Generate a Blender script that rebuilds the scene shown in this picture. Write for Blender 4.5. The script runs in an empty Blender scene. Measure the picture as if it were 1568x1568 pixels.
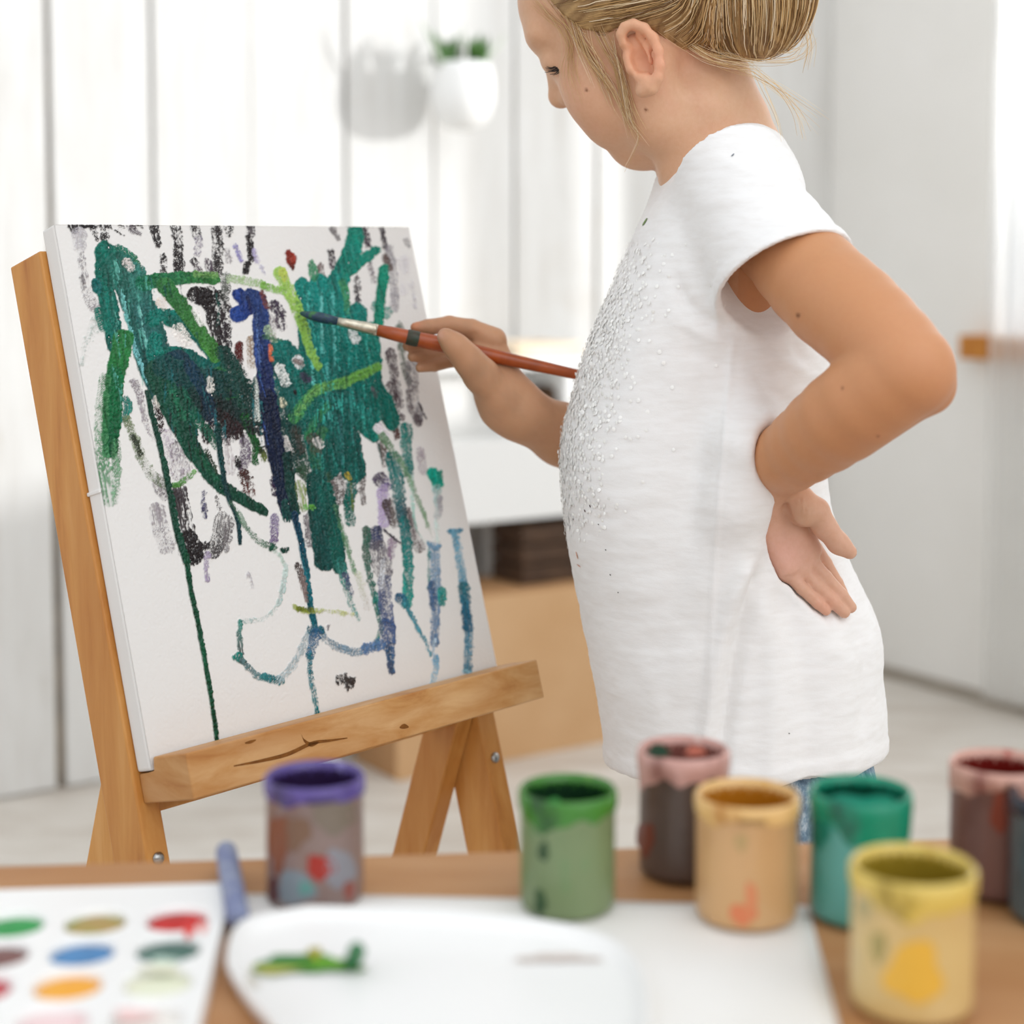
import bpy, bmesh, math, random
import numpy as np
from mathutils import Vector, Matrix

random.seed(7)
RNG = np.random.default_rng(11)
SC = bpy.context.scene
COL = SC.collection

# ------------------------------------------------------------------ camera
F = 2500.0; CX = 784.0; CY = 605.0; CAMH = 0.88; PITCH = math.radians(4.0)
cam_d = bpy.data.cameras.new('camera')
cam = bpy.data.objects.new('camera', cam_d); COL.objects.link(cam)
cam.location = (0, 0, CAMH); cam.rotation_euler = (math.pi/2 - PITCH, 0, 0)
cam_d.sensor_fit = 'HORIZONTAL'; cam_d.sensor_width = 36.0; cam_d.lens = F*36.0/1568.0
cam_d.shift_y = -(784.0 - CY)/1568.0
cam_d.clip_start = 0.05
cam_d.dof.use_dof = True; cam_d.dof.focus_distance = 1.22; cam_d.dof.aperture_fstop = 3.4
SC.camera = cam

# ------------------------------------------------------------------ world, sun, exposure
W = bpy.data.worlds.new('world'); SC.world = W; W.use_nodes = True
bg = W.node_tree.nodes['Background']
bg.inputs['Color'].default_value = (0.94, 0.97, 1.0, 1); bg.inputs['Strength'].default_value = 0.80

def sun(name, d, strength, angle, color=(1, 1, 1)):
    l = bpy.data.lights.new(name, 'SUN'); l.energy = strength; l.angle = math.radians(angle); l.color = color
    o = bpy.data.objects.new(name, l); COL.objects.link(o); o.location = (2.5, 1.0, 3.0)
    o.rotation_euler = Vector(d).to_track_quat('-Z', 'Y').to_euler()
    return o
sun('window_sun', (-1.0, 0.10, -0.11), 2.2, 2.5, (0.99, 0.995, 1.0))          # low daylight through the window on the right
sun('room_daylight', (-0.55, 0.80, -0.75), 0.75, 60.0, (0.98, 0.99, 1.0))                  # broad soft daylight from behind the viewer
wl_ = bpy.data.lights.new('window_daylight', 'AREA'); wl_.shape = 'RECTANGLE'; wl_.size = 1.2; wl_.size_y = 1.32; wl_.energy = 6.0; wl_.color = (1.0, .99, .97)
wlo = bpy.data.objects.new('window_daylight', wl_); COL.objects.link(wlo); wlo.location = (1.3445, 2.8680, 1.4407)          # daylight entering by the window in the right wall
wlo.rotation_euler = Vector((-0.8372, -0.5468, 0)).to_track_quat('-Z', 'Z').to_euler()
SC.view_settings.view_transform = 'Standard'; SC.view_settings.look = 'None'
SC.view_settings.gamma = 1.0; SC.view_settings.use_curve_mapping = False
SC.view_settings.exposure = 0.33

# ------------------------------------------------------------------ geometry helpers
_R = np.array([1., 0, 0]); _U = np.array([0, math.sin(PITCH), math.cos(PITCH)]); _D = np.array([0, math.cos(PITCH), -math.sin(PITCH)])
_C = np.array([0, 0, CAMH])
def ray(x, y): return _D + _R*(x-CX)/F - _U*(y-CY)/F
def P(x, y, d): return _C + ray(x, y)*d                    # a measured place: pixel and distance
def PZ(x, y, z):
    r = ray(x, y); return _C + r*((z-CAMH)/r[2])
def proj(p):
    q = np.asarray(p, float) - _C; d = q@_D
    return np.stack([CX + F*(q@_R)/d, CY - F*(q@_U)/d], -1)
def unit(v): v = np.asarray(v, float); return v/np.linalg.norm(v)

WLOC = {}
def place(o, parent, loc):
    if parent is not None:
        o.parent = parent
        WLOC[o.name] = np.array(WLOC[parent.name])
    else:
        o.location = loc; WLOC[o.name] = np.array(loc, float)
def thing(name, label, cat, loc, group=None):
    o = bpy.data.objects.new(name, None); COL.objects.link(o); o.empty_display_size = 0.05
    o.location = loc; WLOC[o.name] = np.array(loc, float)
    tag(o, label, cat, group); return o
def tag(o, label=None, cat=None, group=None, kind=None):
    if label: o['label'] = label
    if cat: o['category'] = cat
    if group: o['group'] = group
    if kind: o['kind'] = kind
    return o
def mesh(name, V, Fc, mat, parent=None, loc=None, smooth=False):
    V = np.asarray(V, float)
    base = WLOC[parent.name] if parent is not None else (np.asarray(loc, float) if loc is not None else np.array([V[:, 0].mean(), V[:, 1].mean(), V[:, 2].min()]))
    me = bpy.data.meshes.new(name)
    Vl = V - base
    if isinstance(Fc, np.ndarray):
        n, k = Fc.shape
        me.vertices.add(len(Vl)); me.vertices.foreach_set('co', Vl.astype(np.float32).ravel())
        me.loops.add(n*k); me.loops.foreach_set('vertex_index', Fc.astype(np.int32).ravel())
        me.polygons.add(n); me.polygons.foreach_set('loop_start', np.arange(0, n*k, k, dtype=np.int32))
        me.polygons.foreach_set('loop_total', np.full(n, k, np.int32)); me.update(calc_edges=True); me.validate()
    else:
        me.from_pydata(Vl.tolist(), [], [list(f) for f in Fc]); me.update()
    if smooth: me.polygons.foreach_set('use_smooth', np.ones(len(me.polygons), bool))
    if mat is not None: me.materials.append(mat)
    o = bpy.data.objects.new(name, me); COL.objects.link(o)
    place(o, parent, base)
    return o
def from_bm(name, bm, mat, parent=None, loc=None, smooth=False):
    bmesh.ops.recalc_face_normals(bm, faces=bm.faces)
    bm.verts.index_update(); bm.verts.ensure_lookup_table()
    V = [v.co[:] for v in bm.verts]; Fc = [[v.index for v in f.verts] for f in bm.faces]
    bm.free()
    return mesh(name, V, Fc, mat, parent, loc, smooth)
def hexa(corners, bevel=0.0, seg=2):
    """corners: 8 points, bottom four then top four, same order"""
    bm = bmesh.new(); vs = [bm.verts.new(Vector(c)) for c in corners]
    for f in ((3, 2, 1, 0), (4, 5, 6, 7), (0, 1, 5, 4), (1, 2, 6, 5), (2, 3, 7, 6), (3, 0, 4, 7)): bm.faces.new([vs[i] for i in f])
    if bevel: bmesh.ops.bevel(bm, geom=bm.edges[:], offset=bevel, segments=seg, affect='EDGES', profile=0.5)
    return bm
def obox(o, a, b, c, lo, hi):
    """corners of a box in frame o + a*x + b*y + c*z"""
    o, a, b, c = map(np.asarray, (o, a, b, c)); out = []
    for z in (lo[2], hi[2]):
        for x, y in ((lo[0], lo[1]), (hi[0], lo[1]), (hi[0], hi[1]), (lo[0], hi[1])): out.append(o + a*x + b*y + c*z)
    return out
def box(name, o, a, b, c, lo, hi, mat, parent=None, bevel=0.001, loc=None):
    return from_bm(name, hexa(obox(o, a, b, c, lo, hi), bevel), mat, parent, loc)
def lathe(prof, n=32, axis_pt=(0, 0, 0), axes=None, closed=True, wob=None):
    """prof: (r, z) from bottom centre to end; returns V, F"""
    o = np.asarray(axis_pt, float); X, Y, Z = axes if axes is not None else (np.array([1., 0, 0]), np.array([0, 1., 0]), np.array([0, 0, 1.]))
    V = []; Fc = []; rows = []
    for r, z in prof:
        if r < 1e-6: rows.append([len(V)]); V.append(o + Z*z)
        else:
            rows.append(list(range(len(V), len(V)+n)))
            for i in range(n):
                t = 2*math.pi*i/n; rr = r*(wob(t, z) if wob else 1)
                V.append(o + X*rr*math.cos(t) + Y*rr*math.sin(t) + Z*z)
    for A, B in zip(rows, rows[1:]):
        for i in range(n):
            j = (i+1) % n
            if len(A) == 1: Fc.append((A[0], B[j], B[i]))
            elif len(B) == 1: Fc.append((A[i], A[j], B[0]))
            else: Fc.append((A[i], A[j], B[j], B[i]))
    return np.array(V), Fc
def tube(pts, rad, n=8, cap=True):
    pts = np.asarray(pts, float); m = len(pts); rad = np.broadcast_to(rad, (m,))
    T = np.gradient(pts, axis=0); T /= np.linalg.norm(T, axis=1)[:, None] + 1e-12
    ref = np.array([0, 0, 1.]) if abs(T[0][2]) < .9 else np.array([1., 0, 0])
    V = []; Fc = []; N = unit(np.cross(T[0], ref))
    for i in range(m):
        N = unit(N - T[i]*(N@T[i])); B = np.cross(T[i], N)
        for k in range(n):
            a = 2*math.pi*k/n; V.append(pts[i] + rad[i]*(N*math.cos(a) + B*math.sin(a)))
    for i in range(m-1):
        for k in range(n):
            l = (k+1) % n; Fc.append((i*n+k, i*n+l, (i+1)*n+l, (i+1)*n+k))
    if cap: Fc.append(tuple(range(n-1, -1, -1))); Fc.append(tuple((m-1)*n+k for k in range(n)))
    return np.array(V), Fc
def merge(parts):
    V = []; Fc = []; o = 0
    for v, f in parts:
        V.append(np.asarray(v)); Fc += [tuple(i+o for i in q) for q in f]; o += len(v)
    return np.concatenate(V), Fc
def spline(pts, n):
    """Catmull-Rom through pts (any dimension), n samples"""
    p = np.asarray(pts, float); m = len(p)
    d = np.concatenate([[0], np.cumsum(np.linalg.norm(np.diff(p[:, :3], axis=0), axis=1))]); t = np.linspace(0, d[-1], n)
    q = np.vstack([2*p[0]-p[1], p, 2*p[-1]-p[-2]]); i = np.clip(np.searchsorted(d, t, side='right')-1, 0, m-2)
    s = ((t-d[i])/(d[i+1]-d[i]+1e-12))[:, None]
    a, b, c, e = q[i], q[i+1], q[i+2], q[i+3]
    return .5*((2*b) + (c-a)*s + (2*a-5*b+4*c-e)*s**2 + (3*b-a-3*c+e)*s**3)

# ------------------------------------------------------------------ material helpers
def lin(c):
    if isinstance(c, str): c = tuple(int(c[i:i+2], 16) for i in (0, 2, 4))
    f = lambda u: u/12.92 if u <= .04045 else ((u+.055)/1.055)**2.4
    return tuple(f(v/255.) for v in c[:3]) + (1.0,)
class NT:
    def __init__(s, name, rough=.6, spec=.5, **kw):
        s.m = bpy.data.materials.new(name); s.m.use_nodes = True; s.t = s.m.node_tree; s.b = s.t.nodes['Principled BSDF']
        s.b.inputs['Roughness'].default_value = rough; s.b.inputs['Specular IOR Level'].default_value = spec
    def n(s, typ, **kw):
        nd = s.t.nodes.new(typ)
        for k, v in kw.items():
            if k in nd.inputs.keys(): nd.inputs[k].default_value = v
            else: setattr(nd, k, v)
        return nd
    def l(s, a, b): s.t.links.new(a, b)
    def coord(s, scale=(1, 1, 1), rot=(0, 0, 0), kind='Object'):
        tc = s.n('ShaderNodeTexCoord'); mp = s.n('ShaderNodeMapping'); s.l(tc.outputs[kind], mp.inputs['Vector'])
        mp.inputs['Scale'].default_value = scale; mp.inputs['Rotation'].default_value = rot
        return mp.outputs['Vector']
    def noise(s, vec, scale, detail=4, rough=.55, dist=0):
        nd = s.n('ShaderNodeTexNoise'); nd.inputs['Scale'].default_value = scale; nd.inputs['Detail'].default_value = detail
        nd.inputs['Roughness'].default_value = rough; nd.inputs['Distortion'].default_value = dist
        if vec is not None: s.l(vec, nd.inputs['Vector'])
        return nd.outputs['Fac']
    def ramp(s, fac, stops, interp='LINEAR'):
        r = s.n('ShaderNodeValToRGB'); e = r.color_ramp.elements; r.color_ramp.interpolation = interp
        while len(e) < len(stops): e.new(.5)
        for i, (p, c) in enumerate(stops): e[i].position = p; e[i].color = c if len(c) == 4 and not isinstance(c, str) and max(c) <= 1.0 and not isinstance(c[0], int) else lin(c)
        s.l(fac, r.inputs['Fac']); return r.outputs['Color']
    def mix(s, fac, a, b, blend='MIX'):
        m = s.n('ShaderNodeMix', data_type='RGBA', blend_type=blend)
        for sock, v in ((m.inputs[0], fac), (m.inputs[6], a), (m.inputs[7], b)):
            if hasattr(v, 'node'): s.l(v, sock)
            else: sock.default_value = v if not isinstance(v, str) else lin(v)
        return m.outputs[2]
    def color(s, v):
        if hasattr(v, 'node'): s.l(v, s.b.inputs['Base Color'])
        else: s.b.inputs['Base Color'].default_value = lin(v)
    def bump(s, h, strength=.3, dist=.001):
        b = s.n('ShaderNodeBump'); b.inputs['Strength'].default_value = strength; b.inputs['Distance'].default_value = dist
        s.l(h, b.inputs['Height']); s.l(b.outputs['Normal'], s.b.inputs['Normal'])
def plain(name, c, rough=.6, spec=.4, var=None, vscale=30, bumpd=0, bscale=200):
    t = NT(name, rough, spec)
    if var:
        t.color(t.ramp(t.noise(t.coord(), vscale, 4), [(.35, c), (.65, var)]))
    else: t.color(c)
    if bumpd: t.bump(t.noise(t.coord(), bscale, 3), .4, bumpd)
    return t.m
def wood(name, stops, scale=(1, 1, 1), rot=(0, 0, 0), rough=.5, grain=60, knots=True):
    """stops: dark to light; scale stretches the grain: small along the grain"""
    t = NT(name, rough, .35); v = t.coord(scale, rot)
    g = t.noise(v, grain, 6, .6, .4); big = t.noise(v, grain*.18, 3, .5, 1.0)
    c = t.ramp(g, [(.25+.5*i/(len(stops)-1), s) for i, s in enumerate(stops)])
    c = t.mix(t.ramp(big, [(.40, (0, 0, 0, 1.)), (.7, (.55, .55, .55, 1.))]), c, lin(stops[0]))
    t.color(c); t.bump(g, .25, .0008)
    return t.m
# ------------------------------------------------------------------ the room
KX = np.array([0.730, 3.765, 0.0])                                  # floor corner
WL = unit([1.6, 1.045, 0]); NL = np.array([WL[1], -WL[0], 0])        # along the planked wall, into the room
WR = np.array([NL[0], NL[1], 0]); NR = -WL                           # along the right wall, into the room
ZZ = np.array([0, 0, 1.])
def onplane(x, y, o, nrm):
    r = ray(x, y); return _C + r*(((o-_C)@nrm)/(r@nrm))
def lw(x, y, off=0.0):                                               # place on the planked wall: along, height
    p = onplane(x, y, KX + NL*off, NL); return (p-KX)@WL, p[2]
def rw(x, y, off=0.0):
    p = onplane(x, y, KX + NR*off, NR); return (p-KX)@WR, p[2]

def mat_floor():
    t = NT('floor_pale_boards', .55, .35); v = t.coord((1, 4, 1), (0, 0, .578))
    a = t.noise(v, 3.0, 5, .6, .5); b = t.noise(v, 14, 4, .6)
    c = t.ramp(a, [(.3, 'beb4a9'), (.55, 'd4cec5'), (.75, 'e0dcd6')])
    c = t.mix(t.ramp(b, [(.35, (0, 0, 0, 1.)), (.75, (.35, .35, .35, 1.))]), c, 'b3a799'); t.color(c); t.bump(b, .15, .001); return t.m
M_floor = mat_floor()
fl = mesh('floor', [(-3.2, -1.2, 0), (3.6, -1.2, 0), (3.6, 5.2, 0), (-3.2, 5.2, 0), (-3.2, -1.2, -.05), (3.6, -1.2, -.05), (3.6, 5.2, -.05), (-3.2, 5.2, -.05)],
          [(0, 1, 2, 3), (7, 6, 5, 4), (4, 5, 1, 0), (5, 6, 2, 1), (6, 7, 3, 2), (7, 4, 0, 3)], M_floor, loc=(0, 0, 0))
tag(fl, 'pale greyish beige floor', kind='structure')

def mat_plank(i):
    t = NT('whitewashed_plank_%d' % i, .5, .4); v = t.coord((6, 6, .7)); w = t.coord((1, 1, 1))
    c = t.ramp(t.noise(v, 5 + i, 5, .65, .4), [(.22, 'b8b2a8'), (.36, 'cdcbc7'), (.6, 'd5d4d1')])
    s = t.ramp(t.noise(w, 3.1 + .7*i, 4, .6), [(.62, (0, 0, 0, 1.)), (.78, (.5, .5, .5, 1.))])
    t.color(t.mix(s, c, 'c4bdb2')); t.bump(t.noise(v, 9, 4), .2, .0015); return t.m
PLK = [mat_plank(i) for i in range(4)]
M_back = plain('weathered_backing_board', '9a8a75', .8, .2, '6f6252', 14)
wl = box('wall_left', KX, WL, NL, ZZ, (-3.6, -.06, 0), (.06, -.018, 2.5), M_back, bevel=0)
tag(wl, 'wall of white painted vertical planks', kind='structure')
edges = [(-420, 4, 4), (-255, 3, 3), (-90, 3, 4), (80, 1, 11), (237, 5, 4), (387, 1, 1), (531, 6, 4), (665, 3, 3), (788, 3, 5), (913, 7, 7), (1025, 4, 4), (1140, 4, 4)]
es = [(-3.55, 3, 3)] + [(lw(x, 430)[0], a, b) for x, a, b in edges] + [(-.001, 0, 0)]
for i in range(len(es)-1):
    (s0, t0, b0), (s1, t1, b1) = es[i], es[i+1]
    g = lambda k: k*.0008
    th = (0, .0004, -.0003, .0003)[i % 4]
    c = []
    for z, k0, k1 in ((.004, b0, b1), (2.48, t0, t1)):
        for s, off in ((s0+g(k0), -.018), (s1-g(k1), -.018), (s1-g(k1), th), (s0+g(k0), th)): c.append(KX + WL*s + NL*off + ZZ*z)
    from_bm('plank', hexa(c, .0012), PLK[i % 4], wl)

M_wallR = plain('grey_white_plaster', 'f2f0ec', .75, .25, 'edebe6', 3, .0006, 120)
s_w0 = rw(1513, 430)[0]; s_w1 = s_w0 + 1.25; z_sill = rw(1500, 533)[1]
parts = []
for lo, hi in (((-.06, -.03, 0), (s_w0, 0, 2.5)), ((s_w0, -.03, 0), (s_w1, 0, z_sill)), ((s_w0, -.03, 2.15), (s_w1, 0, 2.5)), ((s_w1, -.03, 0), (4.7, 0, 2.5))):
    b = hexa(obox(KX, WR, NR, ZZ, lo, hi)); b.verts.index_update()
    parts.append(([v.co[:] for v in b.verts], [[v.index for v in f.verts] for f in b.faces])); b.free()
wr = mesh('wall_right', *merge(parts), M_wallR, loc=tuple(KX)); tag(wr, 'plain pale grey plaster wall with the window', kind='structure')
bb = box('gap_shade_right', KX, WR, NR, ZZ, (0, 0, 0), (4.6, .012, .022), plain('taupe_gap_shade', 'a39a8d', .6, .3, '978d80', 20), bevel=.001)  # thin strip coloured as the dark shadow gap between wall and floor
tag(bb, 'low taupe strip coloured as the shadow gap at the foot of the grey wall', kind='structure')

M_white = plain('white_gloss_paint', 'eeeeec', .35, .5)
M_sill = wood('honey_sill_wood', ['a8641f', 'c98535', 'd99a48'], (3, 3, 1), grain=12)
win = bpy.data.objects.new('window_1', None); COL.objects.link(win); wo = KX + WR*s_w0 + ZZ*z_sill; win.location = wo; WLOC['window_1'] = wo
tag(win, 'bright window at the right edge with white frame', kind='structure')
for nm, lo, hi in (('window_frame', (0, -.028, 0), (.02, -.002, 1.4)), ('window_frame', (1.23, -.028, 0), (1.25, -.002, 1.4)), ('window_frame', (.02, -.028, 0), (1.23, -.002, .03)), ('window_frame', (.02, -.028, 1.37), (1.23, -.002, 1.4))):
    box(nm, wo, WR, NR, ZZ, lo, hi, M_white, win, .003)
def mat_pane():
    m = bpy.data.materials.new('clear_window_glass'); m.use_nodes = True; t = m.node_tree; t.nodes.clear()
    o = t.nodes.new('ShaderNodeOutputMaterial'); a = t.nodes.new('ShaderNodeBsdfTransparent'); b = t.nodes.new('ShaderNodeBsdfGlossy'); b.inputs['Roughness'].default_value = .02
    x = t.nodes.new('ShaderNodeMixShader'); x.inputs[0].default_value = .06
    t.links.new(a.outputs[0], x.inputs[1]); t.links.new(b.outputs[0], x.inputs[2]); t.links.new(x.outputs[0], o.inputs['Surface']); return m
box('window_pane', wo, WR, NR, ZZ, (.02, -.017, .03), (1.23, -.013, 1.37), mat_pane(), win, 0)
s_h = rw(1468, 533, .04)[0] - s_w0
box('window_sill', wo, WR, NR, ZZ, (s_h, -.03, -.022), (1.30, .042, .028), M_sill, win, .004)

# sheer curtain hanging at the far side of the window
def curtain():
    V = []; Fc = []; s0 = rw(1521, 430, .06)[0]; n = 60; m = 14
    for j in range(m+1):
        z = .03 + 2.25*j/m
        for i in range(n+1):
            s = s0 + .21*i/n; off = .060 + .012*math.sin(i*.62 + .3*math.sin(j*.4)) + .004*math.sin(i*1.7+j)
            V.append(KX + WR*s + NR*off + ZZ*z)
    for j in range(m):
        for i in range(n): a = j*(n+1)+i; Fc.append((a, a+1, a+n+2, a+n+1))
    m_ = bpy.data.materials.new('sheer_white_voile'); m_.use_nodes = True; t = m_.node_tree; t.nodes.clear()
    o = t.nodes.new('ShaderNodeOutputMaterial'); d = t.nodes.new('ShaderNodeBsdfDiffuse'); d.inputs[0].default_value = (.9, .9, .89, 1)
    tr = t.nodes.new('ShaderNodeBsdfTranslucent'); tr.inputs[0].default_value = (.9, .9, .89, 1); tp = t.nodes.new('ShaderNodeBsdfTransparent')
    x = t.nodes.new('ShaderNodeMixShader'); x.inputs[0].default_value = .8; y = t.nodes.new('ShaderNodeMixShader'); y.inputs[0].default_value = .35
    t.links.new(d.outputs[0], x.inputs[1]); t.links.new(tr.outputs[0], x.inputs[2]); t.links.new(x.outputs[0], y.inputs[1]); t.links.new(tp.outputs[0], y.inputs[2]); t.links.new(y.outputs[0], o.inputs['Surface'])
    c = mesh('sheer_curtain', V, Fc, m_, smooth=True)
    return c
tag(curtain(), 'sheer white curtain hanging at the window on the right edge', 'curtain')

# ------------------------------------------------------------------ hanging pot with plant
M_ceram = plain('white_glazed_ceramic', 'f3f3f1', .12, .6)
pc = onplane(708, 148, KX + NL*.095, NL)
pr = 50.0*3.12/F
pot = thing('hanging_pot', 'white round ceramic pot with green plant hung on the plank wall', 'plant pot', tuple(pc - ZZ*pr*1.05))
prof = [(0, -1.02), (.35, -1.0), (.62, -.88), (.85, -.6), (.97, -.2), (1.0, .15), (.97, .55), (.90, .90), (.86, .98), (.82, .96), (.84, .7), (.84, .5), (0, .5)]
mesh('pot_body', *lathe([(r*pr, z*pr) for r, z in prof], 40, pc), M_ceram, pot, smooth=True)
mesh('soil', *lathe([(0, .62*pr), (.80*pr, .60*pr), (.82*pr, .5*pr)], 24, pc), plain('dark_potting_soil', '4a3a2a', .9, .1, '2b2119', 120), pot)
hk, fk = tube([pc + NL*(-pr*.95) + ZZ*.02, pc - NL*.08 + ZZ*.024, pc - NL*.094 + ZZ*.03], [.006, .006, .009], 8); mesh('wall_hook', hk, fk, M_white, pot)
M_leaf = plain('deep_green_leaf', '3e6a1c', .45, .4, '274f14', 60)
M_leaf2 = plain('pale_grey_green_leaf', 'c3c8bb', .5, .4, 'aab3a2', 60)
def blade(p0, p1, w, mat, bend=.3):
    p0 = np.array(p0); p1 = np.array(p1); ax = p1-p0; L = np.linalg.norm(ax); side = unit(np.cross(ax, NL)); out = unit(np.cross(side, ax)); V = []; Fc = []
    for i in range(7):
        t = i/6; q = p0 + ax*t + out*bend*L*(t*t - t)*-.6; ww = w*(.55 + 1.2*t*(1-t)*1.6)*(1 - t**3)
        V += [q - side*ww, q + out*ww*.35, q + side*ww]
    for i in range(6):
        a = i*3; Fc += [(a, a+1, a+4, a+3), (a+1, a+2, a+5, a+4)]
    o = mesh('leaf', V, Fc, mat, pot, smooth=True); sd = o.modifiers.new('thick', 'SOLIDIFY'); sd.thickness = .0015
top = pc + ZZ*pr*.62
for (x0, x1, y1, w, mt) in [(672, 662, 52, 6, 0), (676, 668, 62, 6, 0), (682, 690, 66, 6, 0), (686, 702, 60, 6, 0), (680, 678, 70, 7, 0), (690, 696, 72, 6, 0), (724, 716, 68, 6, 0), (726, 735, 58, 7, 0), (730, 748, 64, 7, 0), (722, 726, 66, 7, 0), (734, 744, 76, 6, 0),
                         (676, 640, 32, 3, 1), (735, 778, 56, 3, 1), (704, 709, 44, 3, 1), (700, 690, 76, 6, 0)]:
    off = .095 + random.uniform(-.02, .03)
    blade(onplane(x0, 98, KX + NL*off, NL) - ZZ*.005, onplane(x1, y1-9, KX + NL*(off + random.uniform(-.02, .03)), NL), w*1.5*3.12/F, (M_leaf, M_leaf2)[mt])

# ------------------------------------------------------------------ white storage bench by the planked wall
M_unit = plain('white_lacquered_board', 'eaeae8', .4, .4)
OFF = .25
s_l = lw(455, 600, OFF)[0]; s_r = lw(985, 600, OFF)[0]
zt1 = lw(760, 551, OFF)[1]; zt0 = lw(760, 568, OFF)[1]; zd1 = lw(780, 672, OFF)[1]; zd0 = lw(790, 797, OFF)[1]
base = KX + WL*(s_l+s_r)/2 + NL*OFF*.5
un = thing('storage_bench', 'white storage bench with open shelf above a deep drawer', 'storage bench', tuple(base))
UB = lambda nm, lo, hi, m=None, par=None, bv=.002: box(nm, KX, WL, NL, ZZ, lo, hi, m or M_unit, par or un, bv)
UB('top_board', (s_l, .015, zt0), (s_r, OFF, zt1))
s_d1, s_d2 = lw(868, 620, OFF)[0], lw(884, 620, OFF)[0]
UB('divider', (s_d1, .131, zd1), (s_d2, OFF-.004, zt0))
UB('side_panel', (s_l, .015, zd0), (s_l+.018, OFF-.002, zt0)); UB('side_panel', (s_r-.018, .015, zd0), (s_r, OFF-.002, zt0))
UB('back_panel', (s_l+.018, .015, zd0), (s_r-.018, .13, zt0), plain('shelf_back_grey_white', 'f0efec', .5, .3))
dr = UB('drawer', (s_l+.018, .131, zd0), (s_r-.018, OFF-.001, zd1))
for s in (s_l+.03, s_r-.09): UB('leg', (s, OFF-.075, 0), (s+.055, OFF-.03, zd0+.001))
for s in (s_l+.03, s_r-.09, lw(775, 850, .06)[0]-.03): UB('leg', (s, .02, 0), (s+.06, .075, zd0+.001))
# dark bowl in the open shelf
M_bowl = plain('dark_brown_wicker', '5a4330', .7, .2, '3c2b1d', 90, .002, 150)
s_b, _ = lw(833, 610, OFF-.07); r_b = .042
bc = KX + WL*s_b + NL*(OFF-.07) + ZZ*(zd1+.001); hb = (zt0-zd1)*.72
tag(mesh('wicker_basket', *lathe([(0, 0), (r_b*.8, 0), (r_b, hb*.35), (r_b*.97, hb*.7), (r_b*.7, hb*.95), (r_b*.3, hb), (0, hb)], 28, bc), M_bowl, loc=tuple(bc), smooth=True), 'round dark brown basket inside the open white shelf', 'basket')
s_t0, s_t1 = lw(770, 530, OFF-.1)[0], lw(868, 530, OFF-.1)[0]
tr_ = KX + WL*(s_t0+s_t1)/2 + NL*(OFF-.1) + ZZ*zt1
t_ = thing('wooden_tray', 'pale wooden tray lying on top of the white storage bench', 'tray', tuple(tr_ + ZZ*.0005)); M_pale = wood('pale_birch', ['dcc4a4', 'ead8bf', 'f0e2cd'], (1, 1, 1), grain=14)
ht = .026
for nm, lo, hi in (('tray_base', (s_t0, OFF-.2, 0), (s_t1, OFF-.05, .006)), ('tray_side', (s_t0, OFF-.056, .006), (s_t1, OFF-.05, ht)), ('tray_side', (s_t0, OFF-.2, .006), (s_t1, OFF-.194, ht)), ('tray_side', (s_t0, OFF-.194, .006), (s_t0+.006, OFF-.056, ht)), ('tray_side', (s_t1-.006, OFF-.194, .006), (s_t1, OFF-.056, ht))):
    box(nm, KX + ZZ*(zt1+.0005), WL, NL, ZZ, lo, hi, M_pale, t_, .001)

# ------------------------------------------------------------------ cardboard box and dark crate under the bench
q0 = PZ(608, 1197, 0); so, no = (q0-KX)@WL, (q0-KX)@NL
M_card = plain('brown_cardboard', 'c9a47c', .75, .2, 'c19a70', 5, .0004, 90)
M_card_shade = plain('brown_cardboard_shaded', 'b98f66', .8, .2, 'ae835a', 6)  # darker copy for side walls, bottom and flaps, shade put into the colour
zb = onplane(760, 912, q0, NL)[2]; wbx = .47; dbx = min(.16, no-.03)
cb = thing('cardboard_box', 'large brown cardboard box on the floor behind the easel', 'cardboard box', tuple(q0 + WL*wbx/2 - NL*dbx/2))
BX = lambda nm, lo, hi, m: box(nm, q0, WL, -NL, ZZ, lo, hi, m, cb, .001)
dbx = .16
BX('box_wall', (0, 0, 0), (wbx, .005, zb), M_card); BX('box_wall', (0, dbx-.005, 0), (wbx, dbx, zb), M_card)
BX('box_wall', (0, .005, 0), (.005, dbx-.005, zb), M_card_shade); BX('box_wall', (wbx-.005, .005, 0), (wbx, dbx-.005, zb), M_card_shade); BX('box_bottom', (.005, .005, 0), (wbx-.005, dbx-.005, .005), M_card_shade)
BX('flap', (0, 0, zb), (wbx, dbx*.5-.002, zb+.004), M_card_shade); BX('flap', (0, dbx*.5+.002, zb), (wbx, dbx, zb+.004), M_card_shade)
zc = zb + .0045
p_ = onplane(801, 880, q0 - NL*.03, NL); sc = (p_-KX)@WL; nc = (p_-KX)@NL
M_crate = wood('dark_walnut_crate', ['33241a', '4b3627', '5d4633'], (3, 3, 8), grain=8)
cr = thing('wooden_crate', 'small dark brown wooden crate standing on the cardboard box', 'crate', tuple(KX + WL*(sc+.1) + NL*(nc-.05) + ZZ*zc))
hcr = min(zd0 - zc - .012, .16)
CRB = lambda nm, lo, hi: box(nm, KX + ZZ*zc, WL, NL, ZZ, lo, hi, M_crate, cr, .0015)
for k in range(3):
    z0 = hcr*k/3 + .002*(k > 0); z1 = hcr*(k+1)/3 - .002
    CRB('slat', (sc, nc-.008, z0), (sc+.2, nc, z1)); CRB('slat', (sc, nc-.11, z0), (sc+.2, nc-.102, z1))
    CRB('slat', (sc, nc-.102, z0), (sc+.008, nc-.008, z1)); CRB('slat', (sc+.192, nc-.102, z0), (sc+.2, nc-.008, z1))
CRB('crate_floor', (sc+.008, nc-.102, 0), (sc+.192, nc-.008, .006))

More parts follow.
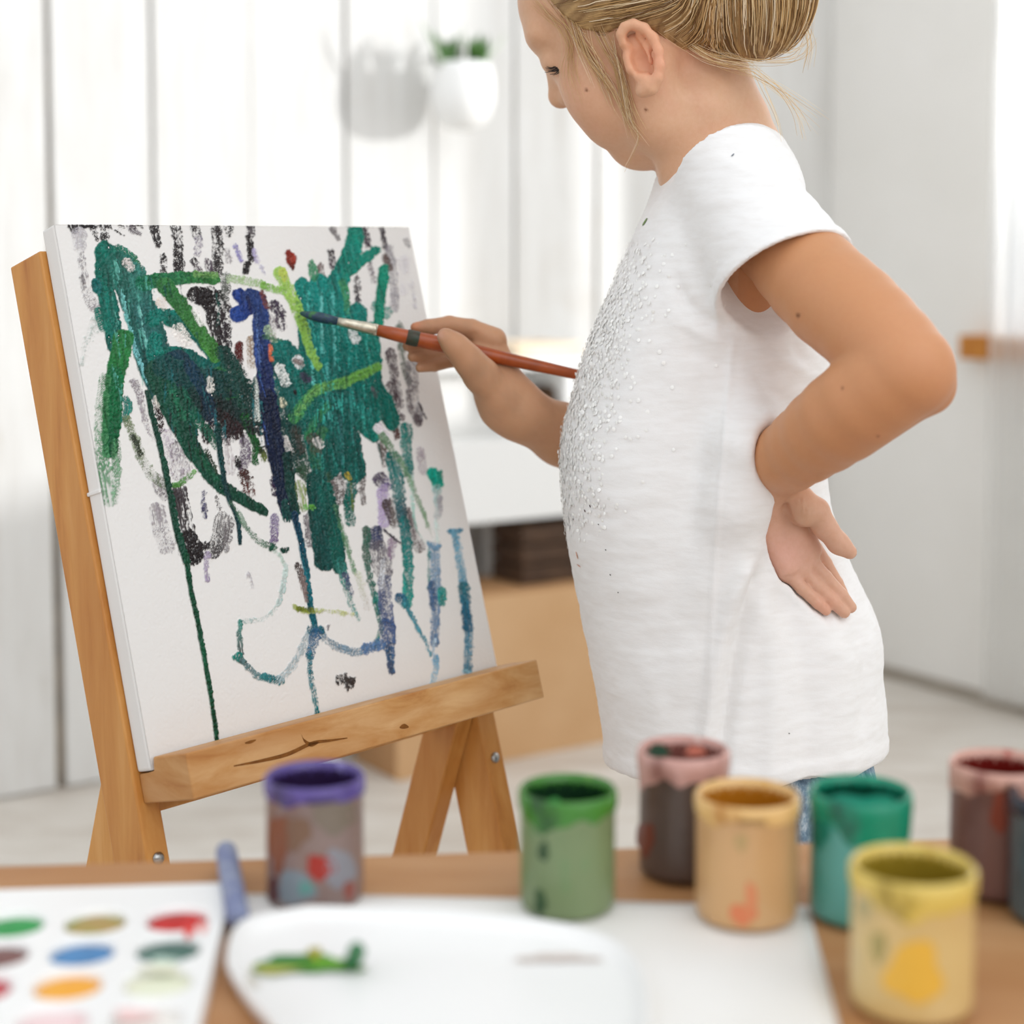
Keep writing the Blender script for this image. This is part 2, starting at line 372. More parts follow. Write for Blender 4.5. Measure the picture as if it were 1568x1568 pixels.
# ------------------------------------------------------------------ easel and canvas
CC = np.array([-0.1726, 1.2877, 0.7317]); rv = np.array([-0.2445, -0.123, 0.7925])
Q = np.array(Matrix.Rotation(np.linalg.norm(rv), 3, Vector(rv)))
CU, CV = Q[:, 0], Q[:, 2]; CN = np.cross(CU, CV); CW, CHT, CT = .3493, .40, .018
def LC(a, b, c): return CC + CU*a + CV*b + CN*c
def floor_v(n_): return (-CC[2] - CN[2]*n_)/CV[2]
WSC = ['a8692e', 'c98d4e', 'd8a063']
M_eas = wood('pine_easel_upright', ['a9682c', 'c48641', 'd09650', 'd9a465'], (7, 7, .8), grain=7, rough=.45)
M_eas2 = wood('pine_easel_ledge', ['a2652f', 'be8a50', 'cc9f6b', 'd6ad7c'], (2.2, 2.2, 9), grain=7, rough=.5)
ez = thing('easel', 'honey coloured pine easel holding the painted canvas', 'easel', tuple(LC(0, floor_v(-.2), -.2)))
def eas(nm, lo, hi, m=M_eas, bev=.0015, par=None): return box(nm, CC, CU, CV, CN, lo, hi, m, par or ez, bev)
def post(u0, u1, n0, n1, vt):
    c = []
    for n_ in ((n0, n1),):
        pass
    bot = [LC(u0, floor_v(n0), n0), LC(u1, floor_v(n0), n0), LC(u1, floor_v(n1), n1), LC(u0, floor_v(n1), n1)]
    topc = [LC(u0, vt, n0), LC(u1, vt, n0), LC(u1, vt, n1), LC(u0, vt, n1)]
    return from_bm('upright', hexa(bot+topc, .0015), M_eas, ez)
post(-.179, -.1605, -.064, -CT-.0006, .185); post(.1575, .178, -.066, -CT-.0006, .185)
eas('crossbar', (-.1605, .13, -.06), (.1575, .165, -.03)); eas('crossbar', (-.1605, -.232, -.06), (.1575, -.20, -.03))
def ledge():
    prof = [(-.2225, -CT-.0004), (-.2225, .046), (-.1905, .046), (-.1905, .0035), (-.2013, .0035), (-.2013, -CT-.0004)]
    bm = bmesh.new(); A = [bm.verts.new(Vector(LC(-.1735, *p))) for p in prof]; B = [bm.verts.new(Vector(LC(.1775, *p))) for p in prof]
    bm.faces.new(A[::-1]); bm.faces.new(B)
    for i in range(6): bm.faces.new((A[i], A[(i+1) % 6], B[(i+1) % 6], B[i]))
    bmesh.ops.bevel(bm, geom=bm.edges[:], offset=.0012, segments=2, affect='EDGES', profile=.5)
    return from_bm('ledge', bm, M_eas2, ez)
ledge()
for ua, ub in ((-.1600, -.1420), (.1385, .1570)):
    pv, pn, k = (-.15 if ua < 0 else -.215), -.035, 4.35
    foot = lambda v, n: None
    c = []
    d = unit(np.array([-.1, -.07])); w = np.array([.07, -.1])/np.linalg.norm([.07, -.1])*.018
    a0 = np.array([pv, pn]); res = []
    for sgn in (-1, 1):
        s = a0 + w*sgn
        kk = (CC[2] + CV[2]*s[0] + CN[2]*s[1])/-(CV[2]*d[0] + CN[2]*d[1]); res.append((s, s + d*kk))
    bot = [LC(ua, *res[0][1]), LC(ub, *res[0][1]), LC(ub, *res[1][1]), LC(ua, *res[1][1])]; tp = [LC(ua, *res[0][0]), LC(ub, *res[0][0]), LC(ub, *res[1][0]), LC(ua, *res[1][0])]
    from_bm('rear_leg', hexa(bot+tp, .0015), M_eas, ez)
M_steel = NT('zinc_screw_steel', .3, .5); M_steel.b.inputs['Metallic'].default_value = 1; M_steel.color('a8a8a6'); M_steel = M_steel.m
mesh('screw', *lathe([(0, .0022), (.003, .0020), (.0045, .0006), (.0045, -.002), (0, -.002)][::-1], 16, LC(.168, -.267, -CT), (CU, CV, CN)), M_steel, ez, smooth=True)
mesh('screw', *lathe([(0, .0022), (.003, .0020), (.0045, .0006), (.0045, -.002), (0, -.002)][::-1], 16, LC(-.17, -.262, -CT), (CU, CV, CN)), M_steel, ez, smooth=True)
# dark crack and knots of the ledge, as thin sunken scars on its front
M_scar = plain('dark_wood_scar', '6b3f17', .7, .2, '84521f', 200)
def scar(pts, w):
    L = []
    for x, y in pts:
        r = ray(x, y); o = LC(0, 0, .0462); L.append(_C + r*(((o-_C)@CN)/(r@CN)))
    pl = spline(L, 24); ws = np.sin(np.linspace(.15, 3.0, 24))*w*1.4/F + .0002
    V = []; Fc = []
    for p, ww in zip(pl, ws): V += [p - CV*ww, p + CV*ww]
    for i in range(23): Fc.append((2*i, 2*i+1, 2*i+3, 2*i+2))
    mesh('wood_crack', V, Fc, M_scar, ez)
scar([(358, 1173), (400, 1165), (440, 1155), (478, 1138), (505, 1134), (532, 1130)], 2.2); scar([(462, 1125), (466, 1134), (476, 1140), (488, 1137)], 2.6); scar([(612, 1114), (620, 1112), (626, 1113)], 3); scar([(375, 1138), (384, 1136), (392, 1133)], 1.6)

cv = thing('canvas', 'white stretched canvas covered in green blue and black paint strokes', 'canvas', tuple(LC(0, -CHT/2, -CT/2)))
M_cv = plain('primed_white_canvas', 'e4e2df', .75, .2, 'dedbd7', 4, .0003, 700)
box('stretched_canvas', CC, CU, CV, CN, (-CW/2, -CHT/2, -CT), (CW/2, CHT/2, -.0004), M_cv, cv, .002)
pl_ = eas('paint_drip', (-CW/2-.0012, .0, -CT-.0003), (-CW/2+.001, .003, -.0005), M_cv, .0008, cv)

# ------------------------------------------------------------------ table
TZ = .565
ta, tb = PZ(0, 1324, TZ), PZ(1420, 1283, TZ); TA = unit(tb-ta); TB = np.array([TA[1], -TA[0], 0])
M_tab = wood('worn_beech_table', ['a57245', 'b88658', 'c29366', 'c99d74'], (1.2, 9, 9), (0, 0, -math.atan2(TA[1], TA[0])), grain=6, rough=.5)
tbl = thing('craft_table', 'worn light wooden table in the foreground covered with painting things', 'table', tuple(ta + TA*.42 + TB*.35 - ZZ*TZ))
box('tabletop', ta, TA, TB, ZZ, (-.32, 0, -.026), (.95, .70, 0), M_tab, tbl, .003)
for x in (-.28, .86):
    for y in (.05, .60): box('leg', ta - ZZ*TZ, TA, TB, ZZ, (x, y, 0), (x+.05, y+.05, TZ-.026), M_tab, tbl, .003)
box('apron', ta, TA, TB, ZZ, (-.23, .06, -.086), (.86, .08, -.026), M_tab, tbl); box('apron', ta, TA, TB, ZZ, (-.23, .62, -.086), (.86, .64, -.026), M_tab, tbl)
# ------------------------------------------------------------------ things on the table
def TP(x, y, dz=0): return PZ(x, y, TZ+dz)
M_paper = plain('white_cartridge_paper', 'f1efec', .85, .15, 'ebe8e3', 6)
def sheet(name, corners_px, mat, z, label, cat, wav=.0008, n=26, group=None):
    c = [TP(x, y, z) for x, y in corners_px]; V = []; Fc = []
    for k, dz in enumerate((0.0, -.0004)):
        for j in range(n+1):
            for i in range(n+1):
                a, b = i/n, j/n; p = (c[0]*(1-a)+c[1]*a)*(1-b) + (c[3]*(1-a)+c[2]*a)*b
                w = wav*(1 + .6*math.sin(5*a+2*b) + .5*math.sin(9*b+3*a+1))
                V.append(p + ZZ*(w + dz))
    N = (n+1)**2
    for j in range(n):
        for i in range(n):
            a = j*(n+1)+i; Fc += [(a, a+n+1, a+n+2, a+1), (N+a, N+a+1, N+a+n+2, N+a+n+1)]
    for i in range(n):
        for a, b in ((i, i+1), (n*(n+1)+i+1, n*(n+1)+i)): Fc.append((a, b, N+b, N+a))
        for a, b in (((i+1)*(n+1), i*(n+1)), (i*(n+1)+n, (i+1)*(n+1)+n)): Fc.append((a, b, N+b, N+a))
    o = mesh(name, V, Fc, mat, loc=tuple((c[0]+c[2])/2), smooth=True); tag(o, label, cat, group); return o
sheet('paper_sheet', [(338, 1372), (1238, 1387), (1330, 1760), (505, 1720)], M_paper, .0005, 'large white sheet of paper under the green and tan jars', 'paper')

# watercolour box with round pans
def tray_frame(x0, y0, x1, y1):
    return TP(x0, y0), TP(x1, y1)
M_plast = plain('white_palette_plastic', 'f4f3f1', .35, .45)
HB = .0078
COLS = [[('23a24c', '1e8f43'), ('b78f5c', '8f9a3a'), ('cf1d1b', 'b01512')], [('8a5a55', '6f4a46'), ('4f8fc6', '3d6f9f'), ('3f5f57', '52776c')],
        [('c93d47', 'b02f3d'), ('f6b23c', 'f0a52e'), ('ece8cf', 'e6ead0')], [('efd7d6', 'f2c4c4'), ('f0c9c9', 'f3dada'), ('eee9e2', 'f0ece6')]]
p11 = PZ(126, 1457, TZ+HB); va = (PZ(260, 1453, TZ+HB) - PZ(-4, 1462, TZ+HB))/2; DA = np.linalg.norm(va); WA = va/DA; WB = np.array([WA[1], -WA[0], 0]); DB = .0354; RP = .0168
wp0 = p11 - ZZ*(HB)
wc = thing('watercolour_box', 'white plastic watercolour box with round paint pans on the left', 'paint box', tuple(wp0 + ZZ*.0004))
def plate_with_holes():
    """white plate bored with round pans, one square cell round each pan"""
    n = 24; V = []; Fc = []
    A = [-2.5*DA, -.5*DA - DA*.0, .5*DA, 1.0*DA + .0224]; A[1] = -.5*DA; A[0] = -1.5*DA
    B = [-DB - .045, -.5*DB, .5*DB, 1.5*DB, 2.5*DB + .010]
    def ring(cx, cy, la, ha, lb, hb):
        o = len(V); cn = [(ha, hb), (la, hb), (la, lb), (ha, lb)]
        angs = sorted([2*math.pi*i/n for i in range(n)] + [math.atan2(y-cy, x-cx) % (2*math.pi) for x, y in cn]); m = len(angs)
        for t in angs:
            dx, dy = math.cos(t), math.sin(t)
            k = min([((ha-cx)/dx if dx > 1e-6 else 1e9), ((la-cx)/dx if dx < -1e-6 else 1e9), ((hb-cy)/dy if dy > 1e-6 else 1e9), ((lb-cy)/dy if dy < -1e-6 else 1e9)])
            V.extend([(cx+dx*k, cy+dy*k, HB), (cx+dx*RP, cy+dy*RP, HB), (cx+dx*(RP-.002), cy+dy*(RP-.001), HB-.0012), (cx+dx*(RP-.002), cy+dy*(RP-.002), HB-.0042), (cx, cy, HB-.0042)])
        for i in range(m):
            a, b = o+5*i, o+5*((i+1) % m)
            for q in range(3): Fc.append((a+q, b+q, b+q+1, a+q+1))
            Fc.append((a+3, b+3, a+4))
    for r in range(4):
        for c in range(3): ring((c-1)*DA, (r-1)*DB, A[c], A[c+1], B[r], B[r+1])
    lo, hi, bl, bh = A[0]-.14, A[3], B[0], B[4]
    for (a0, b0, a1, b1) in ((lo, bl, hi, bl), (hi, bl, hi, bh), (hi, bh, lo, bh), (lo, bh, lo, bl)):
        o = len(V); V.extend([(a0, b0, HB), (a1, b1, HB), (a1, b1, 0), (a0, b0, 0)]); Fc.append((o, o+1, o+2, o+3))
    o = len(V); V.extend([(lo, bl, HB), (A[0], bl, HB), (A[0], bh, HB), (lo, bh, HB), (lo, bl, 0), (hi, bl, 0), (hi, bh, 0), (lo, bh, 0)]); Fc.extend([(o, o+1, o+2, o+3), (o+4, o+7, o+6, o+5)])
    return np.array([wp0 + WA*x + WB*y + ZZ*(z+.0004) for x, y, z in V]), Fc
mesh('palette_plate', *plate_with_holes(), M_plast, wc)
for r in range(4):
    for c in range(3):
        c1, c2 = COLS[r][c]; o_ = wp0 + WA*(c-1)*DA + WB*(r-1)*DB + ZZ*(HB-.0037)
        mesh('paint_pan', *lathe([(RP-.0021, 0), (RP-.0026, .0009), (RP*.5, .0016), (0, .0018)], 24, o_), plain('watercolour_%d%d' % (r, c), c1, .5, .4, c2, 60), wc, smooth=True)
# stray smears on the palette plate
def smear(par, x, y, wx, wy, col, z, seed=0, name='smear_or_well_edge', nrm=24, rough=.5, var=None):
    rg = random.Random(seed); c = PZ(x, y, z); V = [c + ZZ*.0012]; ph = rg.random()*6
    ex = TP(x+wx, y) - TP(x, y); ey = PZ(x, y-wy, z) - c
    for i in range(nrm):
        t = 2*math.pi*i/nrm; k = 1 + .22*math.sin(3*t+ph) + .13*math.sin(7*t+2*ph); V.append(c + ex*k*math.cos(t) + ey*k*math.sin(t))
    Fc = [(0, i+1, (i+1) % nrm+1) for i in range(nrm)]
    return mesh(name, V, Fc, plain('smear_%s_%d' % (col, seed), col, rough, .4, var or col, 90), par, smooth=True)
zpl = TZ + HB + .0008
smear(wc, 289, 1426, 8, 9, 'e2463f', zpl, 1); smear(wc, 310, 1420, 9, 8, 'efb3ad', zpl, 2); smear(wc, 252, 1471, 20, 6, 'b9cfc2', zpl, 3); smear(wc, 205, 1553, 30, 9, 'f3cfcc', zpl, 4); smear(wc, 245, 1482, 30, 7, 'e9e8cf', zpl, 5)

# blue grey pastel stick
c0, c1 = TP(364, 1405, .0110), TP(346, 1301, .0118); c0 = c0 - ZZ*.0
V, Fc = tube([c0 + (c1-c0)*t for t in (-.0, .02, .04, .5, .93, .98, 1.0)], [.0048, .0055, .0057, .0057, .0057, .0054, .0042], 16)
pst = mesh('pastel_stick', V, Fc, plain('slate_blue_pastel', '989fb2', .75, .2, '7a82a4', 80), smooth=True); tag(pst, 'slate blue pastel stick lying beside the violet jar', 'pastel stick')

# white mixing tray with green paint
def mixing_tray():
    pts = []
    cpx = [(470, 1402), (700, 1410), (905, 1440), (985, 1500), (990, 1620), (900, 1720), (480, 1720), (420, 1590), (372, 1530), (346, 1478), (372, 1424)]
    c2 = np.array([TP(x, y, .006) for x, y in cpx]); c2 = np.vstack([c2, c2[:1]]); loop = spline(c2, 97)[:-1]; ctr = loop.mean(0); n = len(loop)
    V = []; Fc = []
    prof = [(.97, 0.0008), (1.0, .007), (.992, .0105), (.975, .0105), (.95, .0068), (.90, .0045), (.5, .004)]
    for k, z in prof:
        for p in loop: q = ctr + (p-ctr)*k; V.append((q[0], q[1], TZ + .0012 + z))
    V.append((ctr[0], ctr[1], TZ+.0052)); V.append((ctr[0], ctr[1], TZ+.002))
    for r in range(len(prof)-1):
        for i in range(n): j = (i+1) % n; Fc.append((r*n+i, r*n+j, (r+1)*n+j, (r+1)*n+i))
    L = len(prof)-1
    for i in range(n): j = (i+1) % n; Fc += [(L*n+i, L*n+j, len(V)-2), (j, i, len(V)-1)]
    return V, Fc, ctr
V, Fc, mc = mixing_tray()
mt_ = thing('mixing_tray', 'white plastic mixing tray with a smear of green paint', 'palette', (mc[0], mc[1], TZ+.0012))
mesh('tray_body', V, Fc, M_plast, mt_, smooth=True)
zt = TZ + .0068
smear(mt_, 468, 1476, 78, 14, '5b9a2e', zt, 11, 'paint_blob', 36, .3, '3f7d22'); smear(mt_, 440, 1472, 42, 8, '2f7d35', zt+.0006, 12, 'paint_blob', 30, .3, '1f6b33'); smear(mt_, 505, 1474, 34, 10, '4f9a22', zt+.0006, 13, 'paint_blob', 30, .3, '6aa52b')
smear(mt_, 420, 1484, 34, 5, 'b5b24a', zt+.0008, 14, 'paint_blob', 30, .3); smear(mt_, 482, 1458, 10, 9, 'a7a02b', zt+.001, 15, 'paint_blob', 20, .3)
V, Fc = tube(spline([TP(536, 1478, .009), TP(545, 1462, .012), TP(546, 1452, .02)], 8), [.0035, .0039, .0042, .0043, .0043, .004, .0035, .0026], 10); mesh('paint_blob', V, Fc, plain('dark_green_paint', '2f6b45', .3, .4, '3d7d4a', 90), mt_, smooth=True)
smear(mt_, 385, 1503, 9, 12, 'cfc9bd', zt, 16); smear(mt_, 855, 1466, 62, 5, 'cdbfb6', zt, 17, 'smear_or_well_edge', 30, .5, 'd6c9c0')  # the long grey pink streak is the tray well's shaded edge drawn in colour

# ------------------------------------------------------------------ paint jars
def jar_material(name, base, b2, b3, scale=18, rough=.32):
    t = NT(name, rough, .5); v = t.coord((1, 1, .55)); a = t.noise(v, scale, 4, .55, .6)
    t.color(t.ramp(a, [(.30, b3), (.45, base), (.60, base), (.74, b2)])); t.bump(t.noise(t.coord(), 90, 3), .15, .0015); return t.m
def paint_jar(label, xl, xr, yb, yt, body, b2, b3, rim, rim2, fill, fill2, blots=(), lipk=1.03, cap=None, smooth_rim=True, seed=0, drip=.16):
    xc = (xl+xr)/2; f = PZ(xc, yb, TZ + .0025); d = (f-_C)@_D; R_ = (xr-xl)/2*d/F/lipk; dirv = unit([f[0], f[1], 0]); c = f + dirv*R_; c[2] = TZ + .0024
    tp = c + dirv*R_; r = ray(xc, yt); q = _C + r*((tp[1])/r[1]); h = q[2] - c[2]
    j = thing('paint_jar', label, 'paint jar', tuple(c), 'open paint jars on the table')
    ns = 48
    def wob(t, z): return 1.0
    prof = [(0, 0), (R_*.93, 0), (R_*.985, .0015), (R_, .005), (R_, h*.5), (R_, h-.008), (R_*lipk, h-.0065), (R_*lipk, h-.0012), (R_*.99, h), (R_*.93, h-.0015), (R_*.92, h*.5), (R_*.92, h*.42), (0, h*.42)]
    mesh('jar_body', *lathe(prof, ns, c), jar_material('jar_%s_body' % body, body, b2, b3, 26 + seed), j, smooth=True)
    # paint crusted on the rim, running down irregularly outside and inside
    rg = random.Random(seed); V = []; Fc = []; ph = [rg.random()*6.28 for _ in range(4)]
    lev = lambda t: h*drip*(.62 + .16*math.sin(2*t+ph[0]) + .10*math.sin(5*t+ph[1]) + .06*math.sin(11*t+ph[2]))
    for i in range(ns):
        t = 2*math.pi*i/ns; cs, sn = math.cos(t), math.sin(t); dn = max(lev(t), .003); k = 1.016
        for rr, z in ((R_*k if dn > .008 else R_*lipk*1.012, h-dn), (R_*k + .0002 if dn > .008 else R_*lipk*1.012, h-max(dn*.85, .0075) if dn > .008 else h-dn), (R_*lipk*1.014, h-.0066), (R_*lipk*1.014, h-.001), (R_*.99, h+.0009), (R_*.925, h-.0006), (R_*.912, h-.004), (R_*.91, h-.007)):
            V.append((c[0]+rr*cs, c[1]+rr*sn, c[2]+z))
    for i in range(ns):
        a, b = i*8, ((i+1) % ns)*8
        for k in range(7): Fc.append((a+k, b+k, b+k+1, a+k+1))
    mesh('rim_paint', V, Fc, jar_material('jar_%s_rim' % body, rim, rim2, fill, 40, .25), j, smooth=True)
    mesh('inner_paint_shade', *lathe([(R_*.914, h-.0035), (R_*.906, h-.008), (R_*.903, h*.7), (R_*.90, h*.55)], 32, c), jar_material('jar_%s_inner' % body, fill, rim, fill, 26, .3), j, smooth=True)  # paint on the inner wall, darkened to carry the shade deep in the jar
    mesh('paint_fill', *lathe([(R_*.905, h*.60), (R_*.6, h*.61), (R_*.3, h*.595), (0, h*.6)], 32, c), jar_material('jar_%s_fill' % body, fill, fill2, fill, 30, .2), j, smooth=True)
    for bi, (bx, by, wx, wy, colr) in enumerate(blots):
        rgb = random.Random(bi + 10*seed); V = []; n = 28; p2 = rgb.random()*6
        def onjar(x, y):
            rr = ray(x, y); a = rr[0]**2 + rr[1]**2; ox, oy = _C[0]-c[0], _C[1]-c[1]; Rj = R_*1.012
            bq = 2*(ox*rr[0]+oy*rr[1]); cq = ox*ox+oy*oy-Rj*Rj; D_ = max(bq*bq-4*a*cq, 0); k = (-bq-math.sqrt(D_))/(2*a); return _C + rr*k
        V.append(onjar(bx, by))
        for ring in (.5, 1.0):
            for i in range(n):
                t = 2*math.pi*i/n; k = (1 + .12*math.sin(3*t+p2) + .08*math.sin(5*t))*ring; V.append(onjar(bx+wx*k*math.cos(t), by+wy*k*math.sin(t)))
        Fc = [(0, 1+(i+1) % n, 1+i) for i in range(n)] + [(1+i, 1+(i+1) % n, 1+n+(i+1) % n, 1+n+i) for i in range(n)]
        mesh('paint_blot', V, Fc, plain('blot_%s' % colr, colr, .35, .4, None), j, smooth=True)
    return j, c, R_, h
paint_jar('grey brown jar with violet rim and red blot next to the pastel stick', 405, 562, 1400, 1166, '85706a', '7c828c', '7a4a30', '5a4a8c', '8f86c0', '2a1a3c', '3a2850', [(425, 1290, 16, 44, '7d452a'), (450, 1275, 26, 26, '775a48'), (512, 1250, 34, 26, '76695c'), (520, 1330, 24, 30, '86848a'), (452, 1360, 30, 26, '7c858c'), (418, 1364, 9, 20, '5a3030'), (491, 1328, 22, 19, '9c2c22'), (535, 1364, 9, 15, '8a4a40'), (468, 1360, 12, 11, '5f8f88')], seed=1, drip=.2)
paint_jar('grey green jar with bright green rim, leftmost jar on the paper', 792, 946, 1412, 1186, '76875f', '86986f', '5f8a5a', '3f7d2c', '6b9a3a', '12301a', '1f4a22', [(832, 1304, 8, 15, '2f4a2c'), (827, 1382, 9, 20, '33502f'), (848, 1235, 12, 12, '3a8a3f')], seed=2, drip=.3)
paint_jar('dark brown jar with a pink and white crusted rim behind the tan jar', 973, 1117, 1354, 1128, '5f4f48', '6b5d57', '4a3a32', 'c99a8f', 'e3cfc6', '7a4a42', '2f4a3a', [(988, 1284, 14, 26, '74392a'), (1008, 1150, 17, 11, '2f4a3a'), (1065, 1150, 15, 8, 'b86a5a')], seed=3, drip=.36, lipk=1.05)
paint_jar('tan jar with ochre inside and an orange drip, on the paper corner', 1060, 1224, 1428, 1193, 'cfa473', 'd9b283', 'c4976a', 'e2b878', 'd9a450', 'a86a14', '6a4a14', [(1138, 1400, 22, 16, 'd97f55'), (1150, 1376, 9, 26, 'd98a5f'), (1135, 1290, 10, 14, 'b89a68')], seed=4, drip=.22)
paint_jar('teal green jar behind the yellow jar', 1236, 1394, 1425, 1188, '5aa39a', '6fb3aa', '3f9a8c', '0f8a6a', '2fa57f', '06402f', '0a5a40', [(1320, 1250, 60, 36, '0f8a72'), (1255, 1270, 14, 30, '0c7a66')], seed=5, drip=.45)
paint_jar('yellow jar nearest the viewer with orange smudge', 1296, 1492, 1574, 1294, 'd9bd80', 'e6cf9c', 'c2ad7c', 'dcc062', 'c2a040', '8a7420', '4a4818', [(1445, 1378, 24, 16, 'd99a45'), (1345, 1450, 12, 24, 'a89a60'), (1400, 1490, 44, 48, 'e8b84a'), (1322, 1390, 12, 16, 'b5a878')], seed=6, drip=.3)
paint_jar('mauve brown jar with deep red inside, at the right side', 1450, 1602, 1382, 1148, '7d5a54', '8a6a62', '6a4640', 'd0a090', 'b5483a', '6a120c', '9a2a1a', [(1530, 1245, 12, 34, '8a4030'), (1478, 1200, 30, 12, 'd6b0a2')], seed=7, drip=.28)
paint_jar('slate blue jar cut off by the right edge', 1543, 1700, 1428, 1196, '55656c', '627580', '3f4a52', '2f3440', '55606c', '1c1c28', '2a2a3a', [], seed=8, drip=.2)
# ------------------------------------------------------------------ smooth solid modelling (signed distances, surface nets)
f4 = np.float32
def RC(a, b, ra, rb, k=.01, flat=None, ff=1.0, op='add'):
    return dict(t='rc', a=np.array(a, f4), b=np.array(b, f4), ra=f4(ra), rb=f4(rb), k=k, flat=None if flat is None else np.array(unit(flat), f4), ff=f4(ff), op=op)
def EL(c, axes, rad, k=.01, op='add'):
    return dict(t='el', c=np.array(c, f4), M=np.array(axes, f4), r=np.array(rad, f4), k=k, op=op)
def BUMP(c, r, amp):                      # gaussian swelling (amp > 0) or dent
    return dict(t='bump', c=np.array(c, f4), r=r, amp=amp, op='disp', k=0)
def CREASE(a, b, w, amp):                 # gaussian line along a segment
    return dict(t='crease', a=np.array(a, f4), b=np.array(b, f4), w=w, amp=amp, op='disp', k=0)
def FN(fn, k=.01, op='add', c=None, r=None): return dict(t='fn', fn=fn, k=k, op=op, c=c, r=r)
def d_prim(q, X):
    t = q['t']
    if t == 'rc':
        p = X - q['a']; ba = q['b'] - q['a']
        if q['flat'] is not None:
            n = q['flat']; s = (1/q['ff'] - 1); p = p + (p@n)[:, None]*n*s; ba = ba + (ba@n)*n*s
        l2 = ba@ba; h = np.clip(p@ba/l2, 0, 1)
        r = q['ra'] + (q['rb']-q['ra'])*h
        d = np.sqrt(((p - h[:, None]*ba)**2).sum(1)) - r
        return d*q['ff'] if q['flat'] is not None and q['ff'] < 1 else d
    if t == 'el':
        p = (X - q['c'])@q['M'].T; a = p/q['r']; k0 = np.sqrt((a*a).sum(1)); k1 = np.sqrt(((a/q['r'])**2).sum(1)) + 1e-9
        return k0*(k0-1)/k1
    if t == 'bump':
        return ((X - q['c'])**2).sum(1)/f4(q['r']**2)
    if t == 'crease':
        p = X - q['a']; ba = q['b'] - q['a']; h = np.clip(p@ba/(ba@ba), 0, 1); return ((p - h[:, None]*ba)**2).sum(1)/f4(q['w']**2)
    if t == 'fn': return q['fn'](X)
def bound(q):
    if q['t'] == 'rc': c = (q['a']+q['b'])/2; return c, np.linalg.norm(q['b']-q['a'])/2 + max(q['ra'], q['rb'])*(1 if q['flat'] is None else max(1, q['ff']))
    if q['t'] == 'el': return q['c'], max(q['r'])
    if q['t'] == 'bump': return q['c'], q['r']*2.6
    if q['t'] == 'crease': return (q['a']+q['b'])/2, np.linalg.norm(q['b']-q['a'])/2 + q['w']*2.6
    return (q['c'], q['r']) if q['c'] is not None else (None, 1e9)
def sdf(prims, X):
    d = np.full(len(X), .5, f4)
    for q in prims:
        op = q['op']
        if op == 'disp': d = d - f4(q['amp'])*np.exp(-d_prim(q, X)); continue
        if op == 'fold':                                  # fine relief, only worth computing near the surface
            m = np.abs(d) < .016
            if m.any(): d[m] += d_prim(q, X[m])
            continue
        k = f4(q['k'])
        if op == 'add':
            v = d_prim(q, X); h = np.maximum(k - np.abs(d - v), 0)/k; d = np.minimum(d, v) - h*h*k*f4(.25); continue
        m = d < .02                                       # cuts only matter inside and at the surface
        if not m.any(): continue
        v = d_prim(q, X[m]); v = -v if op == 'sub' else v; dm = d[m]
        h = np.maximum(k - np.abs(dm - v), 0)/k; d[m] = np.maximum(dm, v) + h*h*k*f4(.25)
    return d
